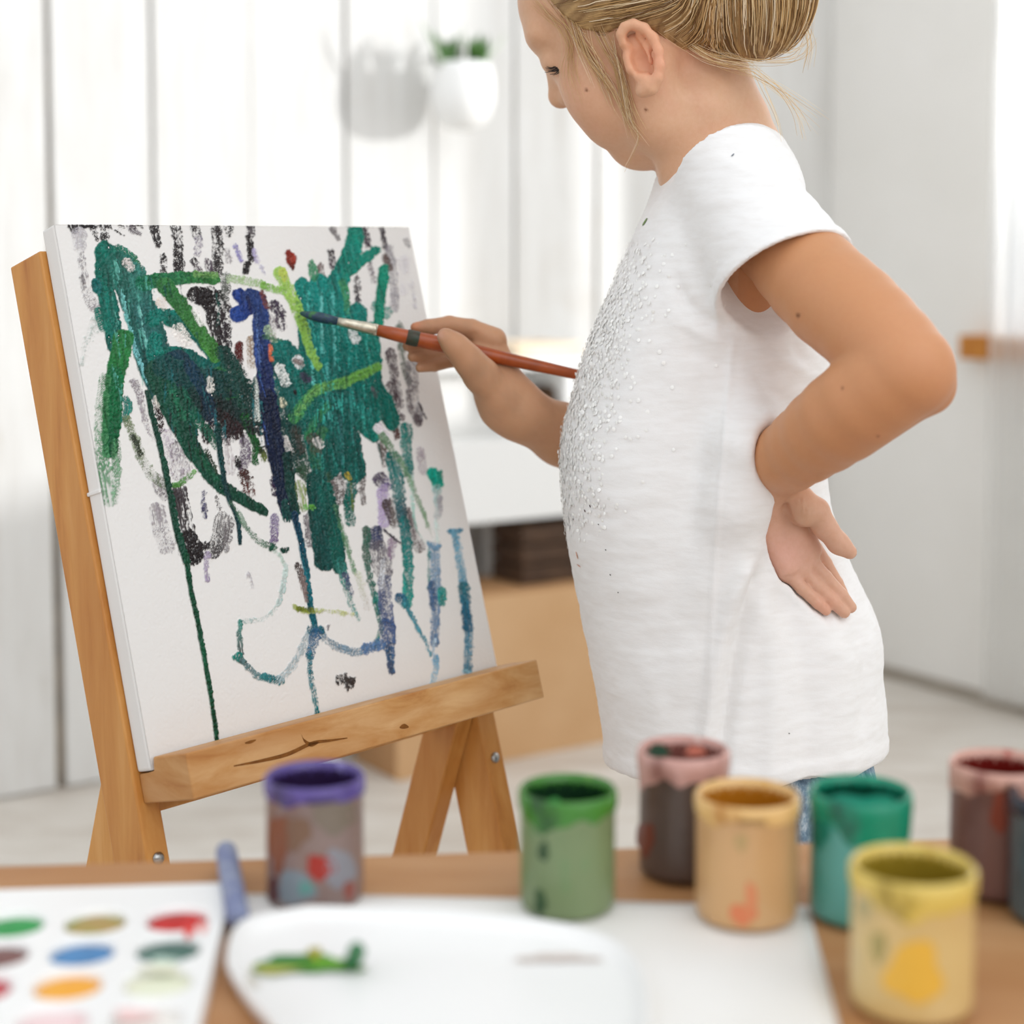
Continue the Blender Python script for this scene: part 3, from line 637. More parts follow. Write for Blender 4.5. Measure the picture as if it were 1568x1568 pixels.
def surface_nets(prims, lo, hi, vox, B=12):
    lo = np.array(lo, float); hi = np.array(hi, float); n = np.ceil((hi-lo)/vox/B).astype(int)
    bnd = [bound(q) for q in prims]; hd = B*vox*math.sqrt(3)/2
    gi = np.stack(np.meshgrid(*[np.arange(k) for k in n], indexing='ij'), -1).reshape(-1, 3)
    cen = lo + (gi + .5)*B*vox
    D = []
    for q, (c, r) in zip(prims, bnd):
        D.append(np.full(len(cen), -1.) if c is None else np.linalg.norm(cen - c, axis=1) - r)
    D = np.array(D)
    near = [D[i] < hd + 1.6*q['k'] + 3*vox for i, q in enumerate(prims)]
    adds = [i for i, q in enumerate(prims) if q['op'] == 'add']
    anyadd = np.any([near[i] for i in adds], axis=0)
    g = np.stack(np.meshgrid(*[np.arange(B+1)]*3, indexing='ij'), -1).reshape(-1, 3)
    N = n*B + 2; key = lambda I: (I[:, 0]*N[1] + I[:, 1])*N[2] + I[:, 2]
    VK = []; VP = []; FQ = []
    e8 = np.array([(i >> 2 & 1, i >> 1 & 1, i & 1) for i in range(8)])
    edg = [(a, b) for a in range(8) for b in range(8) if a < b and np.abs(e8[a]-e8[b]).sum() == 1]
    cand = np.nonzero(anyadd)[0]; vc = sdf([q for q in prims if q['op'] != 'fold'], cen[cand].astype(f4))
    cand = cand[np.abs(vc) < hd*1.3 + .006]
    for bi in cand:
        ps = [q for q, nr in zip(prims, near) if nr[bi]]
        o = gi[bi]*B
        X = (lo + (o + g)*vox).astype(f4)
        S = sdf(ps, X).reshape(B+1, B+1, B+1)
        s = S < 0
        if s.all() or not s.any(): continue
        c8 = np.stack([S[a:a+B, b:b+B, c:c+B] for a, b, c in e8], -1); i8 = c8 < 0; m = i8.any(-1) & ~i8.all(-1)
        ii = np.argwhere(m); vals = c8[m]
        acc = np.zeros((len(ii), 3)); cnt = np.zeros(len(ii))
        for a, b in edg:
            va, vb = vals[:, a], vals[:, b]; x = (va < 0) != (vb < 0); t = np.where(x, va/(va-vb+1e-20), 0)
            acc += np.where(x[:, None], e8[a] + (e8[b]-e8[a])*t[:, None], 0); cnt += x
        VK.append(key(ii + o)); VP.append(lo + (ii + o + acc/cnt[:, None])*vox)
        for ax in range(3):
            d = np.eye(3, dtype=int)[ax]; sl = [slice(0, B)]*3; s2 = list(sl); s2[ax] = slice(1, B+1)
            a = s[tuple(sl)]; b = s[tuple(s2)]; x = np.argwhere(a != b)
            if not len(x): continue
            u, w = np.eye(3, dtype=int)[(ax+1) % 3], np.eye(3, dtype=int)[(ax+2) % 3]; I = x + o
            ok = (I@u > 0) & (I@w > 0); fl = a[tuple(x.T)]
            quad = np.stack([key(I), key(I-u), key(I-u-w), key(I-w)], 1)
            quad[~fl] = quad[~fl][:, ::-1]; FQ.append(quad[ok])
    VK = np.concatenate(VK); VP = np.concatenate(VP); FQ = np.concatenate(FQ)
    od = np.argsort(VK); VK = VK[od]; VP = VP[od]
    idx = np.clip(np.searchsorted(VK, FQ), 0, len(VK)-1); ok = (VK[idx] == FQ).all(1)
    return VP, idx[ok]
def relax(V, Fc, it=2, lam=.5):
    for _ in range(it):
        acc = np.zeros_like(V); cnt = np.zeros(len(V))
        for k in range(4):
            for j in (1, 3):
                for c in range(3): acc[:, c] += np.bincount(Fc[:, k], V[Fc[:, (k+j) % 4], c], len(V))
                cnt += np.bincount(Fc[:, k], minlength=len(V))
        V = V + lam*(acc/np.maximum(cnt, 1)[:, None] - V)
    return V
def vcol(o, C, name='tint'):
    a = o.data.color_attributes.new(name, 'FLOAT_COLOR', 'POINT'); a.data.foreach_set('color', np.concatenate([C, np.ones((len(C), 1))], 1).astype(f4).ravel())
def L3(h): return np.array(lin(h)[:3])
def fbm(X, sc, seed=0, oct=4):
    """cheap smooth noise in -1..1"""
    rg = np.random.default_rng(seed); out = np.zeros(len(X)); amp = 1
    for o in range(oct):
        for _ in range(3):
            d = unit(rg.normal(size=3)); out += amp/3*np.sin(X@d*sc*2**o*6.28 + rg.random()*6.28 + 1.7*np.sin(X@unit(rg.normal(size=3))*sc*2**o*4 + rg.random()*6))
        amp *= .55
    return out/1.6
# ------------------------------------------------------------------ the child
def J(x, y, d): return P(x, y, d)
def chain(pts, k=.01, flat=None, ff=1.0):
    """pts: (x px, y px, distance m, radius px)"""
    out = []
    for (a, b) in zip(pts, pts[1:]): out.append(RC(J(*a[:3]), J(*b[:3]), a[3]*a[2]/F, b[3]*b[2]/F, k, flat, ff))
    return out
def limb(pts, n, k=.004):
    return chain([tuple(p) for p in spline(np.array(pts, float)*np.array([1, 1, 1000, 1]), n)/np.array([1, 1, 1000, 1])], k)
# head frame
ps_, th_, ph_ = map(math.radians, (27, 28, 10))
f0 = np.array([-math.cos(ps_), math.sin(ps_), 0]); l0 = np.array([-math.sin(ps_), -math.cos(ps_), 0])
HF = f0*math.cos(th_) - ZZ*math.sin(th_); hu = ZZ*math.cos(th_) + f0*math.sin(th_)
HL = l0*math.cos(ph_) - hu*math.sin(ph_); HU = hu*math.cos(ph_) + l0*math.sin(ph_)
HO = J(978, 95, 1.215) - HL*.066; HM = np.array([HF, HL, HU])
def hp(x, y, lat):
    r = ray(x, y); return _C + r*(((HO-_C)@HL + lat)/(r@HL))
def hc(f, l, u): return HO + HF*f + HL*l + HU*u
VIEW = unit(J(1100, 600, 1.2) - _C)

body = []
# skull and face
body.append(EL(hc(-.008, 0, .063), HM, (.090, .067, .071), .01))
body.append(EL(hc(.028, 0, .012), HM, (.052, .054, .062), .03))
body.append(EL(hc(.034, 0, .078), HM, (.046, .052, .045), .02))                         # forehead
body.append(RC(hc(.050, 0, -.040), hc(.020, .036, -.040), .019, .018, .02)); body.append(RC(hc(.050, 0, -.040), hc(.020, -.036, -.040), .019, .018, .02))
body.append(RC(hc(.020, .036, -.040), hc(.0, .046, -.005), .018, .016, .02)); body.append(RC(hc(.020, -.036, -.040), hc(.0, -.046, -.005), .018, .016, .02))
for s in (1, -1):
    body.append(EL(hc(.050, s*.031, -.002), HM, (.026, .026, .032), .018))               # cheeks
    body.append(EL(hc(.058, s*.022, -.024), HM, (.014, .017, .014), .014))
    body.append(EL(hc(.066, s*.031, .041), HM, (.0130, .0155, .012), .006))              # closed eye under the lid
    body.append(EL(hc(.064, s*.027, .063), HM, (.014, .024, .010), .014))                # brow ridge
body += [RC(hc(.072, 0, .050), hc(.090, 0, .022), .008, .008, .014), EL(hc(.089, 0, .0185), HM, (.0085, .0085, .008), .006)]
for s in (1, -1): body.append(EL(hc(.079, s*.010, .015), HM, (.0085, .0065, .0065), .005))   # nostril wings
body += [EL(hc(.068, 0, -.018), HM, (.009, .018, .0055), .005), EL(hc(.065, 0, -.028), HM, (.009, .016, .006), .005)]   # lips
body.append(CREASE(hc(.078, .013, -.0225), hc(.078, -.013, -.0225), .0025, -.003))
body.append(EL(hc(.052, 0, -.047), HM, (.016, .018, .015), .012))                         # chin
# neck
body += chain([(1112, 262, 1.300, 84), (1100, 200, 1.295, 76), (1072, 135, 1.285, 74), (1055, 70, 1.28, 78)], .012)
body.append(RC(J(1078, 165, 1.245), J(1040, 262, 1.262), .012, .010, .03))                # muscle at the side of the neck
# ear
ear = []
eo = unit(HL*.93 - HF*.35)
ear.append(dict(RC(J(975, 70, 1.2125), J(989, 120, 1.2135), 21*1.21/F, 14*1.21/F, .004, eo, .26)))
helix = [(966, 78, 1.2110, 4.5), (956, 66, 1.2085, 6), (951, 52, 1.207, 6.5), (957, 41, 1.205, 6.5), (970, 37, 1.2035, 7), (986, 43, 1.202, 7), (1000, 58, 1.2010, 7.2), (1008, 78, 1.2005, 7.5), (1010, 100, 1.201, 7.5), (1006, 120, 1.203, 8), (998, 135, 1.206, 9), (988, 139, 1.209, 8)]
ear += chain(helix, .003)
ear += chain([(978, 54, 1.207, 5), (991, 72, 1.205, 5.5), (994, 95, 1.205, 6), (986, 113, 1.207, 6.5), (977, 118, 1.209, 6)], .004)
ear += chain([(990, 128, 1.2085, 11), (984, 138, 1.211, 9)], .006)
ear += chain([(963, 88, 1.2095, 6), (967, 104, 1.2095, 7)], .007)
body += [dict(q, k=max(q['k'], .004)) for q in ear]
body.append(EL(J(979, 93, 1.2045), HM, (.0056, .008, .0095), .005, 'sub')); body.append(CREASE(J(962, 60, 1.2065), J(984, 62, 1.2035), .0022, -.0022)); body.append(CREASE(J(984, 62, 1.2035), J(1001, 84, 1.2025), .0020, -.0020)); body.append(CREASE(J(1001, 84, 1.2025), J(1000, 112, 1.204), .0020, -.0018))
# torso inside the shirt, hips
body += [RC(J(1115, 340, 1.30), J(1080, 560, 1.30), .052, .058, .04, (0, 1, 0), 1.3), RC(J(1080, 560, 1.30), J(1060, 800, 1.30), .058, .055, .04, (0, 1, 0), 1.3), RC(J(1060, 800, 1.30), J(1130, 1060, 1.30), .055, .058, .04, (0, 1, 0), 1.3)]
body += chain([(1120, 290, 1.30, 70), (1165, 325, 1.205, 60)], .03) + chain([(1120, 290, 1.30, 70), (1085, 330, 1.40, 60)], .03)
body.append(RC(J(1150, 380, 1.222), J(1130, 480, 1.238), .030, .027, .03))
# left arm, hand on the hip
arm = limb([(1168, 340, 1.200, 66), (1258, 440, 1.140, 76), (1300, 476, 1.117, 77), (1342, 516, 1.095, 75), (1392, 563, 1.072, 69)], 9)
fore = limb([(1380, 570, 1.072, 71), (1296, 634, 1.100, 70), (1216, 694, 1.155, 55), (1158, 734, 1.207, 45)], 9)
arm.append(RC(J(1412, 585, 1.073), J(1430, 594, 1.080), 40*1.07/F, 28*1.07/F, .014)); arm.append(RC(J(1418, 600, 1.085), J(1330, 655, 1.108), .0145, .016, .010))
body += arm + [dict(fore[0], k=.005)] + fore[1:]
body.append(CREASE(J(1262, 545, 1.045), J(1290, 552, 1.04), .0022, -.0022))
pn = unit(_C - J(1200, 830, 1.2))                                           # the palm looks at the viewer
hand = [RC(J(1158, 738, 1.1930), J(1174, 795, 1.2030), 40*1.2/F, 33*1.2/F, .012)]
hand += [RC(J(1178, 800, 1.2030), J(1210, 872, 1.2050), 27*1.2/F, 18*1.2/F, .010, pn, .62), RC(J(1190, 798, 1.2030), J(1226, 860, 1.2070), 28*1.2/F, 18*1.2/F, .010, pn, .6), RC(J(1206, 792, 1.2050), J(1240, 838, 1.2110), 25*1.2/F, 17*1.2/F, .010, pn, .6)]
hand += [RC(J(1170, 815, 1.1970), J(1202, 872, 1.1990), 15*1.2/F, 13*1.2/F, .010)]
hand += chain([(1222, 766, 1.1890, 25), (1230, 786, 1.1860, 22)], .003)
hand += chain([(1222, 768, 1.1910, 20), (1250, 782, 1.1910, 18), (1264, 808, 1.1930, 16.5), (1284, 832, 1.1950, 15), (1301, 845, 1.1960, 11.5)], .006)
hand += chain([(1248, 838, 1.2150, 11), (1264, 862, 1.2190, 10), (1282, 892, 1.2240, 9), (1290, 906, 1.2270, 8)], .0015)
hand += chain([(1240, 856, 1.2110, 11), (1264, 884, 1.2095, 10.8), (1288, 911, 1.2120, 10.5), (1303, 930, 1.2150, 9)], .0015)
hand += chain([(1226, 870, 1.2070, 10.8), (1250, 896, 1.2055, 10.5), (1276, 922, 1.2080, 10.5), (1293, 938, 1.2110, 9)], .0015)
hand += chain([(1209, 881, 1.2030, 10), (1228, 901, 1.2015, 9.8), (1252, 923, 1.2040, 9.5), (1265, 935, 1.2060, 8)], .0015)
body += hand
for (a, b, w, am, dd) in [((1204, 772), (1211, 800), .0022, -.0030, 1.1840), ((1211, 800), (1228, 810), .0022, -.0030, 1.1840), ((1220, 828), (1240, 822), .0016, -.0014, 1.1940), ((1222, 842), (1243, 836), .0016, -.0014, 1.1950), ((1204, 884), (1219, 882), .0014, -.0014, 1.1950), ((1220, 880), (1234, 868), .0014, -.0014, 1.1970), ((1236, 866), (1247, 850), .0014, -.0014, 1.2000), ((1160, 792), (1190, 786), .0016, -.0014, 1.1880), ((1162, 802), (1188, 798), .0014, -.0008, 1.1880)]:
    body.append(CREASE(J(*a, dd), J(*b, dd), w, am))
for x in (1218, 1226, 1234, 1242): body.append(CREASE(J(x, 760, 1.1780), J(x-1, 800, 1.1760), .0012, -.0012))
# right arm and the hand with the brush
BR0, BR1 = J(458, 479, 1.3235), J(897, 576.5, 1.3485)                          # brush axis: tip to end
body += chain([(1085, 330, 1.405, 66), (1020, 520, 1.445, 60), (985, 700, 1.440, 50)], .02)
body += chain([(985, 700, 1.440, 48), (925, 690, 1.405, 46), (862, 666, 1.378, 41), (800, 634, 1.356, 35), (776, 614, 1.350, 34)], .02)
hn = unit(_C - J(750, 570, 1.35))
body += [RC(J(782, 620, 1.350), J(750, 528, 1.358), 33*1.35/F, 25*1.35/F, .012, hn, .6), RC(J(770, 615, 1.348), J(735, 560, 1.352), 32*1.35/F, 22*1.35/F, .012, hn, .62)]
body += chain([(762, 604, 1.340, 28), (736, 574, 1.330, 24), (716, 550, 1.322, 19.5), (698, 530, 1.316, 16), (682, 515, 1.3135, 13)], .010)     # thumb
body += chain([(757, 520, 1.357, 19), (722, 503, 1.357, 14.5), (688, 497, 1.357, 13.5), (655, 501, 1.350, 12), (637, 502, 1.346, 9)], .002)        # index
body += chain([(748, 532, 1.362, 16), (690, 524, 1.366, 12), (650, 526, 1.356, 9.5), (624, 530, 1.3475, 8)], .0015)
body += chain([(742, 545, 1.362, 15), (692, 539, 1.368, 12), (655, 544, 1.3575, 9.5), (632, 546, 1.348, 8.5)], .0015)
body += chain([(734, 556, 1.358, 14), (695, 551, 1.366, 11), (665, 560, 1.356, 9), (643, 563, 1.350, 7.5)], .0015)
body += [CREASE(J(620, 538, 1.343), J(690, 532, 1.352), .0016, -.0022), CREASE(J(628, 554, 1.343), J(690, 547, 1.352), .0016, -.0022)]
body.append(BUMP(J(676, 512, 1.3065), .0042, -.0011)); body.append(CREASE(J(686, 507, 1.3085), J(688, 517, 1.3085), .0011, -.0009))                # thumb nail
body += [CREASE(J(712, 520, 1.349), J(728, 512, 1.349), .0020, -.0016), CREASE(J(735, 528, 1.347), J(755, 530, 1.346), .0018, -.0012), CREASE(J(752, 588, 1.325), J(775, 560, 1.335), .0025, -.0012)]
# legs (inside the jeans)
hipL, hipR = J(1212, 1215, 1.255), J(1190, 1215, 1.36)
LEGS = []
for hpj, s in ((hipL, 1), (hipR, -1)):
    kn = np.array([hpj[0]+.004, hpj[1]-.004, .27]); an = np.array([hpj[0]+.022, hpj[1], .045]); LEGS.append((hpj, kn, an))
    body += [RC(hpj, kn, .050, .038, .03), RC(kn, an, .036, .026, .02)]
body += [RC(J(1130, 1060, 1.30), hipL, .055, .050, .03), RC(J(1130, 1060, 1.30), hipR, .055, .050, .03)]
BV, BF = surface_nets(body, (-.16, 1.00, .0), (.36, 1.53, 1.20), .00145)
BV = relax(BV, BF, 1, .4)


person = thing('person', 'child in a white T-shirt and jeans painting with one hand on the hip', 'person', (float((hipL[0]+hipR[0])/2+.02), float((hipL[1]+hipR[1])/2), 0.0))
def mat_skin():
    t = NT('warm_child_skin', .48, .35); a = t.n('ShaderNodeVertexColor', layer_name='tint'); n = t.noise(t.coord(), 260, 3, .6)
    c = t.mix(t.ramp(n, [(.35, (0, 0, 0, 1.)), (.7, (.16, .16, .16, 1.))]), a.outputs['Color'], 'c0805a')
    t.color(c); b = t.b; b.inputs['Subsurface Weight'].default_value = .12; b.inputs['Subsurface Radius'].default_value = (1.0, .35, .18); b.inputs['Subsurface Scale'].default_value = .006
    t.bump(t.noise(t.coord(), 900, 3, .6), .18, .0006); return t.m
def body_colour(V):
    C = np.tile(L3('cf9c76'), (len(V), 1))
    def blend(w, h): nonlocal C; w = np.clip(w, 0, 1)[:, None]; C = C*(1-w) + L3(h)*w
    def ball(c, r, h, s=1.0): blend(s*np.exp(-((V - np.asarray(c))**2).sum(1)/r**2), h)
    px = proj(V); x, y = px[:, 0], px[:, 1]; dep = (V-_C)@_D
    head = (V-HO)@HM.T; inh = (np.linalg.norm(head - np.array([0, 0, .03]), axis=1) < .14) & (y < 330)
    blend(inh*.9, 'dab090'); blend(.22*np.clip(fbm(V, 16, 3)+.3, 0, 1), 'c68a62'); blend(.2*np.clip(fbm(V, 30, 8)+.1, 0, 1), 'dfa58e')
    ball(hc(.05, .03, .0), .03, 'e0a184', .5); ball(hc(.05, -.03, .0), .03, 'e0a184', .5)
    ball(J(985, 80, 1.205), .022, 'e5a07c', .75); ball(J(1005, 95, 1.2), .012, 'e8a286', .5); ball(J(1035, 75, 1.24), .022, 'd99878', .6)
    ball(J(1440, 590, 1.07), .022, 'dd9a80', .7); ball(J(1400, 500, 1.06), .035, 'd9a183', .6)
    la = (x > 1130) & (y > 340) & (dep < 1.25) & ~inh; blend(la*.75, 'c98d60')
    lh = np.clip((y - 728)/55, 0, 1)*((x > 1130) & (dep > 1.13) & (dep < 1.26) & (y < 960)); blend(lh*.8, 'dcb29b'); blend(lh*np.exp(-((x-1200)**2+(y-850)**2)/40**2)*.6, 'e6b0a2'); blend(lh*np.exp(-((x-1265)**2+(y-930)**2)/26**2)*.6, 'e0a48c'); blend(lh*np.exp(-((x-1230)**2+(y-785)**2)/24**2)*.6, 'b9916f')
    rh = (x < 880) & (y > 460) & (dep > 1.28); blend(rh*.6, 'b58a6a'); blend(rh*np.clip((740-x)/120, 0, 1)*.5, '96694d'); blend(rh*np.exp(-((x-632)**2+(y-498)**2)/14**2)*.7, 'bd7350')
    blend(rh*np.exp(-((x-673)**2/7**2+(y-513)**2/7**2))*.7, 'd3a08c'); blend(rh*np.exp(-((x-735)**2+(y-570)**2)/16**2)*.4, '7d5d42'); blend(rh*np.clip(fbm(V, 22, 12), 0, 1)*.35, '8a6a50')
    ball(hc(.083, 0, -.02), .010, 'c77f6c', .8); ball(hc(.082, 0, -.028), .009, 'c77f6c', .8)
    for s in (1, -1): ball(hc(.076, s*.018, .068), .006, '94683f', .75); ball(hc(.074, s*.028, .071), .006, '94683f', .7); ball(hc(.068, s*.038, .069), .006, '94683f', .6)
    for (mx, my, mr) in ((898, 138, 1.6), (989, 168, 1.6), (1222, 483, 2.6), (1290, 594, 1.2), (1344, 668, 1.0)):
        blend((((x-mx)**2+(y-my)**2) < (mr+2)**2)*(dep < 1.3)*np.exp(-((x-mx)**2+(y-my)**2)/(mr+.8)**2)*1.2, '7a4a2c')
    return C
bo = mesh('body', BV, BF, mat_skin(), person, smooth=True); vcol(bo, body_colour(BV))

# ------------------------------------------------------------------ T-shirt
tab = np.array([(150, 1075, 1150, .03), (215, 1062, 1180, .045), (240, 1046, 1200, .060), (268, 1022, 1216, .080), (300, 999, 1228, .098), (357, 970, 1242, .108), (400, 953, 1250, .112), (456, 930, 1258, .113), (500, 909, 1264, .112), (545, 894, 1268, .111), (600, 879, 1266, .110), (660, 863, 1264, .112), (700, 857, 1262, .113), (760, 861, 1266, .114), (800, 866, 1276, .114), (830, 869, 1288, .114), (870, 876, 1304, .114), (905, 883, 1322, .115), (940, 889, 1340, .117), (975, 896, 1348, .119), (1020, 905, 1346, .121), (1080, 917, 1352, .124), (1130, 925, 1352, .126), (1180, 928, 1350, .127), (1260, 930, 1350, .127)], float)
TD = 1.30
tz = np.array([J(0, y, TD)[2] for y in tab[:, 0]]); tc = (tab[:, 1]+tab[:, 2])/2; th = (tab[:, 2]-tab[:, 1])/2
txc = (tc-CX)*TD/F; ta_ = th*TD/F; tl = tab[:, 3]; tyc = np.array([J(784, y, TD)[1] for y in tab[:, 0]])
zo = np.argsort(tz); zs = np.linspace(tz.min(), tz.max(), 200)
def smooth_tab(v):
    a = np.interp(zs, tz[zo], v[zo]); k = np.ones(9)/9; return np.convolve(np.pad(a, 4, 'edge'), k, 'valid')
T_x, T_y, T_a, T_l = map(smooth_tab, (txc, tyc, ta_, tl))
FOLDS = [([(1152, 845), (1128, 905), (1108, 975), (1095, 1050), (1086, 1120), (1082, 1200)], 15, .0075), ([(1172, 862), (1146, 925), (1128, 990), (1116, 1060), (1106, 1130), (1100, 1200)], 13, -.0085),
         ([(1118, 232), (1150, 244), (1195, 262), (1240, 300)], 7, -.0016), ([(1100, 246), (1150, 262), (1200, 284), (1235, 312)], 9, .0014), ([(1160, 330), (1210, 320), (1255, 322)], 9, -.0014), ([(1060, 330), (1110, 300), (1150, 285)], 12, .0010),
         ([(1130, 512), (1085, 492), (1050, 462), (1035, 430)], 10, -.0030), ([(1118, 530), (1075, 512), (1035, 490)], 9, .0022), ([(1120, 560), (1080, 545), (1040, 535)], 9, -.0014),
         ([(1122, 520), (1112, 640), (1100, 780), (1092, 900), (1086, 1050)], 5, .0012), ([(1190, 890), (1222, 970), (1238, 1060), (1240, 1190)], 22, -.0035), ([(1160, 900), (1180, 980), (1185, 1080), (1180, 1195)], 18, .0030),
         ([(1265, 950), (1290, 1020), (1300, 1180)], 20, .0030), ([(1320, 940), (1325, 1040), (1320, 1130)], 14, -.0025), ([(1150, 560), (1185, 600), (1215, 620)], 10, -.0025), ([(1170, 540), (1210, 560), (1240, 570)], 9, .0025), ([(1160, 620), (1180, 640), (1200, 650)], 9, .002), ([(1210, 520), (1225, 545), (1240, 560)], 8, -.002),
         ([(930, 900), (990, 905), (1050, 890)], 14, .0010), ([(900, 760), (960, 770), (1030, 755)], 16, .0009), ([(960, 980), (1010, 990), (1060, 980)], 14, -.0008), ([(1000, 420), (985, 520), (960, 640)], 22, .0012), ([(1030, 400), (1050, 480), (1062, 560)], 12, -.0012), ([(1000, 1020), (1010, 1100), (1005, 1170)], 18, .0012)]
def d_torso(X):
    X = X.astype(np.float64); z = X[:, 2]
    cx, cy, a, l = (np.interp(z, zs, T) for T in (T_x, T_y, T_a, T_l))
    px = X[:, 0]-cx; py = X[:, 1]-cy
    c, s = math.cos(.10), math.sin(.10); u = px*c - py*s; w = px*s + py*c
    q = (np.abs(u/a)**2.15 + np.abs(w/l)**2.15)**(1/2.15); d = (q-1)*np.minimum(a, l)*.95
    return d.astype(f4)
def d_folds(X):
    X = X.astype(np.float64); d = np.zeros(len(X)); p = proj(X); dep = (X-_C)@_D; m = dep < 1.285
    for pl, w, amp in FOLDS:
        best = np.full(len(X), 1e9); pl = np.array(pl, float)
        for a, b in zip(pl, pl[1:]):
            ba = b-a; h = np.clip(((p-a)@ba)/(ba@ba), 0, 1); best = np.minimum(best, ((p - a - h[:, None]*ba)**2).sum(1))
        e0 = ((p-pl[0])**2).sum(1); e1 = ((p-pl[-1])**2).sum(1); fade = np.clip(np.sqrt(np.minimum(e0, e1))/(3*w) + .25, 0, 1) if pl[-1][1] < 1150 else np.clip(np.sqrt(e0)/(3*w) + .25, 0, 1)
        d += amp*np.exp(-best/w**2)*fade
    nz = .0009*fbm(X*np.array([1, 1, 1.6]), 9, 5, 3) + .0004*fbm(X*np.array([1, 1, 3.0]), 30, 6, 2)
    hd_ = (X - hem3[0])@hn3; nz = nz + .0011/(1 + np.exp(np.clip((hd_-.013)/.0008, -30, 30)))
    return (d*m + nz).astype(f4)
hem3 = [J(930, 1164, 1.30), J(1215, 1197, 1.180), J(1352, 1142, 1.30)]
hn3 = unit(np.cross(hem3[1]-hem3[0], hem3[2]-hem3[0])); hn3 = hn3 if hn3[2] > 0 else -hn3
SA, SB = J(1132, 288, 1.205), J(1201, 424, 1.168); SX = unit(SB-SA)
SA2, SB2 = J(1092, 300, 1.40), J(1050, 440, 1.435); SX2 = unit(SB2-SA2)
def d_sleeve(X, A=SA, B=SB, ax=SX):
    p = X - A.astype(f4); h = p@ax.astype(f4); L = f4(np.linalg.norm(B-A)); r = np.sqrt(np.maximum((p*p).sum(1) - h*h, 0))
    R_ = f4(.0375) + (f4(.0515)-f4(.0375))*np.clip(h/L, 0, 1) + f4(.0022)/(1+np.exp(-np.clip((h-(L-f4(.011)))/f4(.0007), -30, 30)))
    d = r - R_; d = np.maximum(d, h - L); d = np.maximum(d, -h - f4(.03))
    return d
def d_sleeve_in(X, A=SA, B=SB, ax=SX):
    p = X - A.astype(f4); h = p@ax.astype(f4); L = f4(np.linalg.norm(B-A)); r = np.sqrt(np.maximum((p*p).sum(1) - h*h, 0))
    R_ = f4(.031) + (f4(.0478)-f4(.031))*np.clip(h/L, 0, 1); return np.maximum(r - R_, -h + f4(.015))
shirt = [FN(d_torso, .01)]
shirt += [dict(q, k=.035) for q in chain([(1112, 276, 1.30, 74), (1152, 288, 1.22, 70)], .035) + chain([(1112, 276, 1.30, 74), (1085, 296, 1.39, 66)], .03)]
shirt += [RC(J(1140, 600, 1.212), J(1150, 690, 1.178), .018, .022, .025), RC(J(1150, 690, 1.178), J(1130, 775, 1.180), .022, .017, .022), RC(J(1130, 775, 1.180), J(1108, 890, 1.203), .017, .018, .025), RC(J(1118, 880, 1.203), J(1085, 1010, 1.213), .018, .018, .03)]
shirt += [FN(d_sleeve, .018, c=(SA+SB)/2, r=.10), FN(lambda X: d_sleeve(X, SA2, SB2, SX2), .018, c=(SA2+SB2)/2, r=.10)]
inf = lambda qs, e: [dict(q, ra=q['ra']+f4(e), rb=q['rb']+f4(e)) for q in qs]
press = inf([RC(J(1300, 632, 1.10), J(1216, 694, 1.155), 66*1.1/F, 52*1.155/F), RC(J(1216, 694, 1.155), J(1210, 699, 1.160), 52*1.155/F, 48*1.16/F), RC(J(1190, 770, 1.195), J(1192, 800, 1.2), 26*1.2/F, 28*1.2/F)] + hand[1:], .0012)
shirt += [FN(lambda X: sdf(press, X), .007, 'sub', c=J(1215, 820, 1.2), r=.14)]
shirt += [FN(d_sleeve_in, .002, 'sub', c=(SA+SB)/2 + SX*.02, r=.12), FN(lambda X: d_sleeve_in(X, SA2, SB2, SX2), .002, 'sub', c=(SA2+SB2)/2 + SX2*.02, r=.12)]
nA, nB = J(1112, 262, 1.300), J(1096, 170, 1.293)
shirt += [RC(nB, nA + (nB-nA)*.18, .050, .0405, .006, op='sub')]
shirt += [FN(lambda X: ((X - hem3[0].astype(f4))@(-hn3).astype(f4)), .003, 'and')]
shirt += [FN(lambda X: np.maximum(d_torso(X) + f4(.013), ((X - (hem3[0] + hn3*.035).astype(f4))@hn3.astype(f4))), .002, 'sub')]
SV, SF = surface_nets(shirt, (.02, 1.08, .46), (.34, 1.53, 1.02), .0022)
SV = relax(SV, SF, 1, .35)
def vnormals(V, Fc):
    n = np.cross(V[Fc[:, 2]]-V[Fc[:, 0]], V[Fc[:, 3]]-V[Fc[:, 1]]); o = np.zeros_like(V)
    for k in range(4):
        for c in range(3): o[:, c] += np.bincount(Fc[:, k], n[:, c], len(V))
    return o/(np.linalg.norm(o, axis=1)[:, None] + 1e-12)
SN = vnormals(SV, SF)
keep = np.clip(sdf(press, SV.astype(f4))/.008, 0, 1)*(d_torso(SV.astype(f4)) > -.006)                      # cloth stays put where the arm presses on it
SV = SV + SN*(d_folds(SV)*keep)[:, None]
def mat_shirt():
    t = NT('white_slub_jersey', .85, .2); v = t.coord((1, 1, 4.5)); n1 = t.noise(v, 55, 4, .6, .3); n2 = t.noise(t.coord((1, 1, 1)), 900, 2)
    t.color(t.ramp(n1, [(.3, 'eeecea'), (.6, 'f3f2f1')])); t.b.inputs['Sheen Weight'].default_value = .15
    mx = t.mix(.35, n1, n2); t.bump(mx, .22, .0010); t.b.inputs['Subsurface Weight'].default_value = 0; return t.m
sh = mesh('t_shirt', SV, SF, mat_shirt(), person, smooth=True)
tag(sh, 'white short sleeved T-shirt with sequins on the chest')

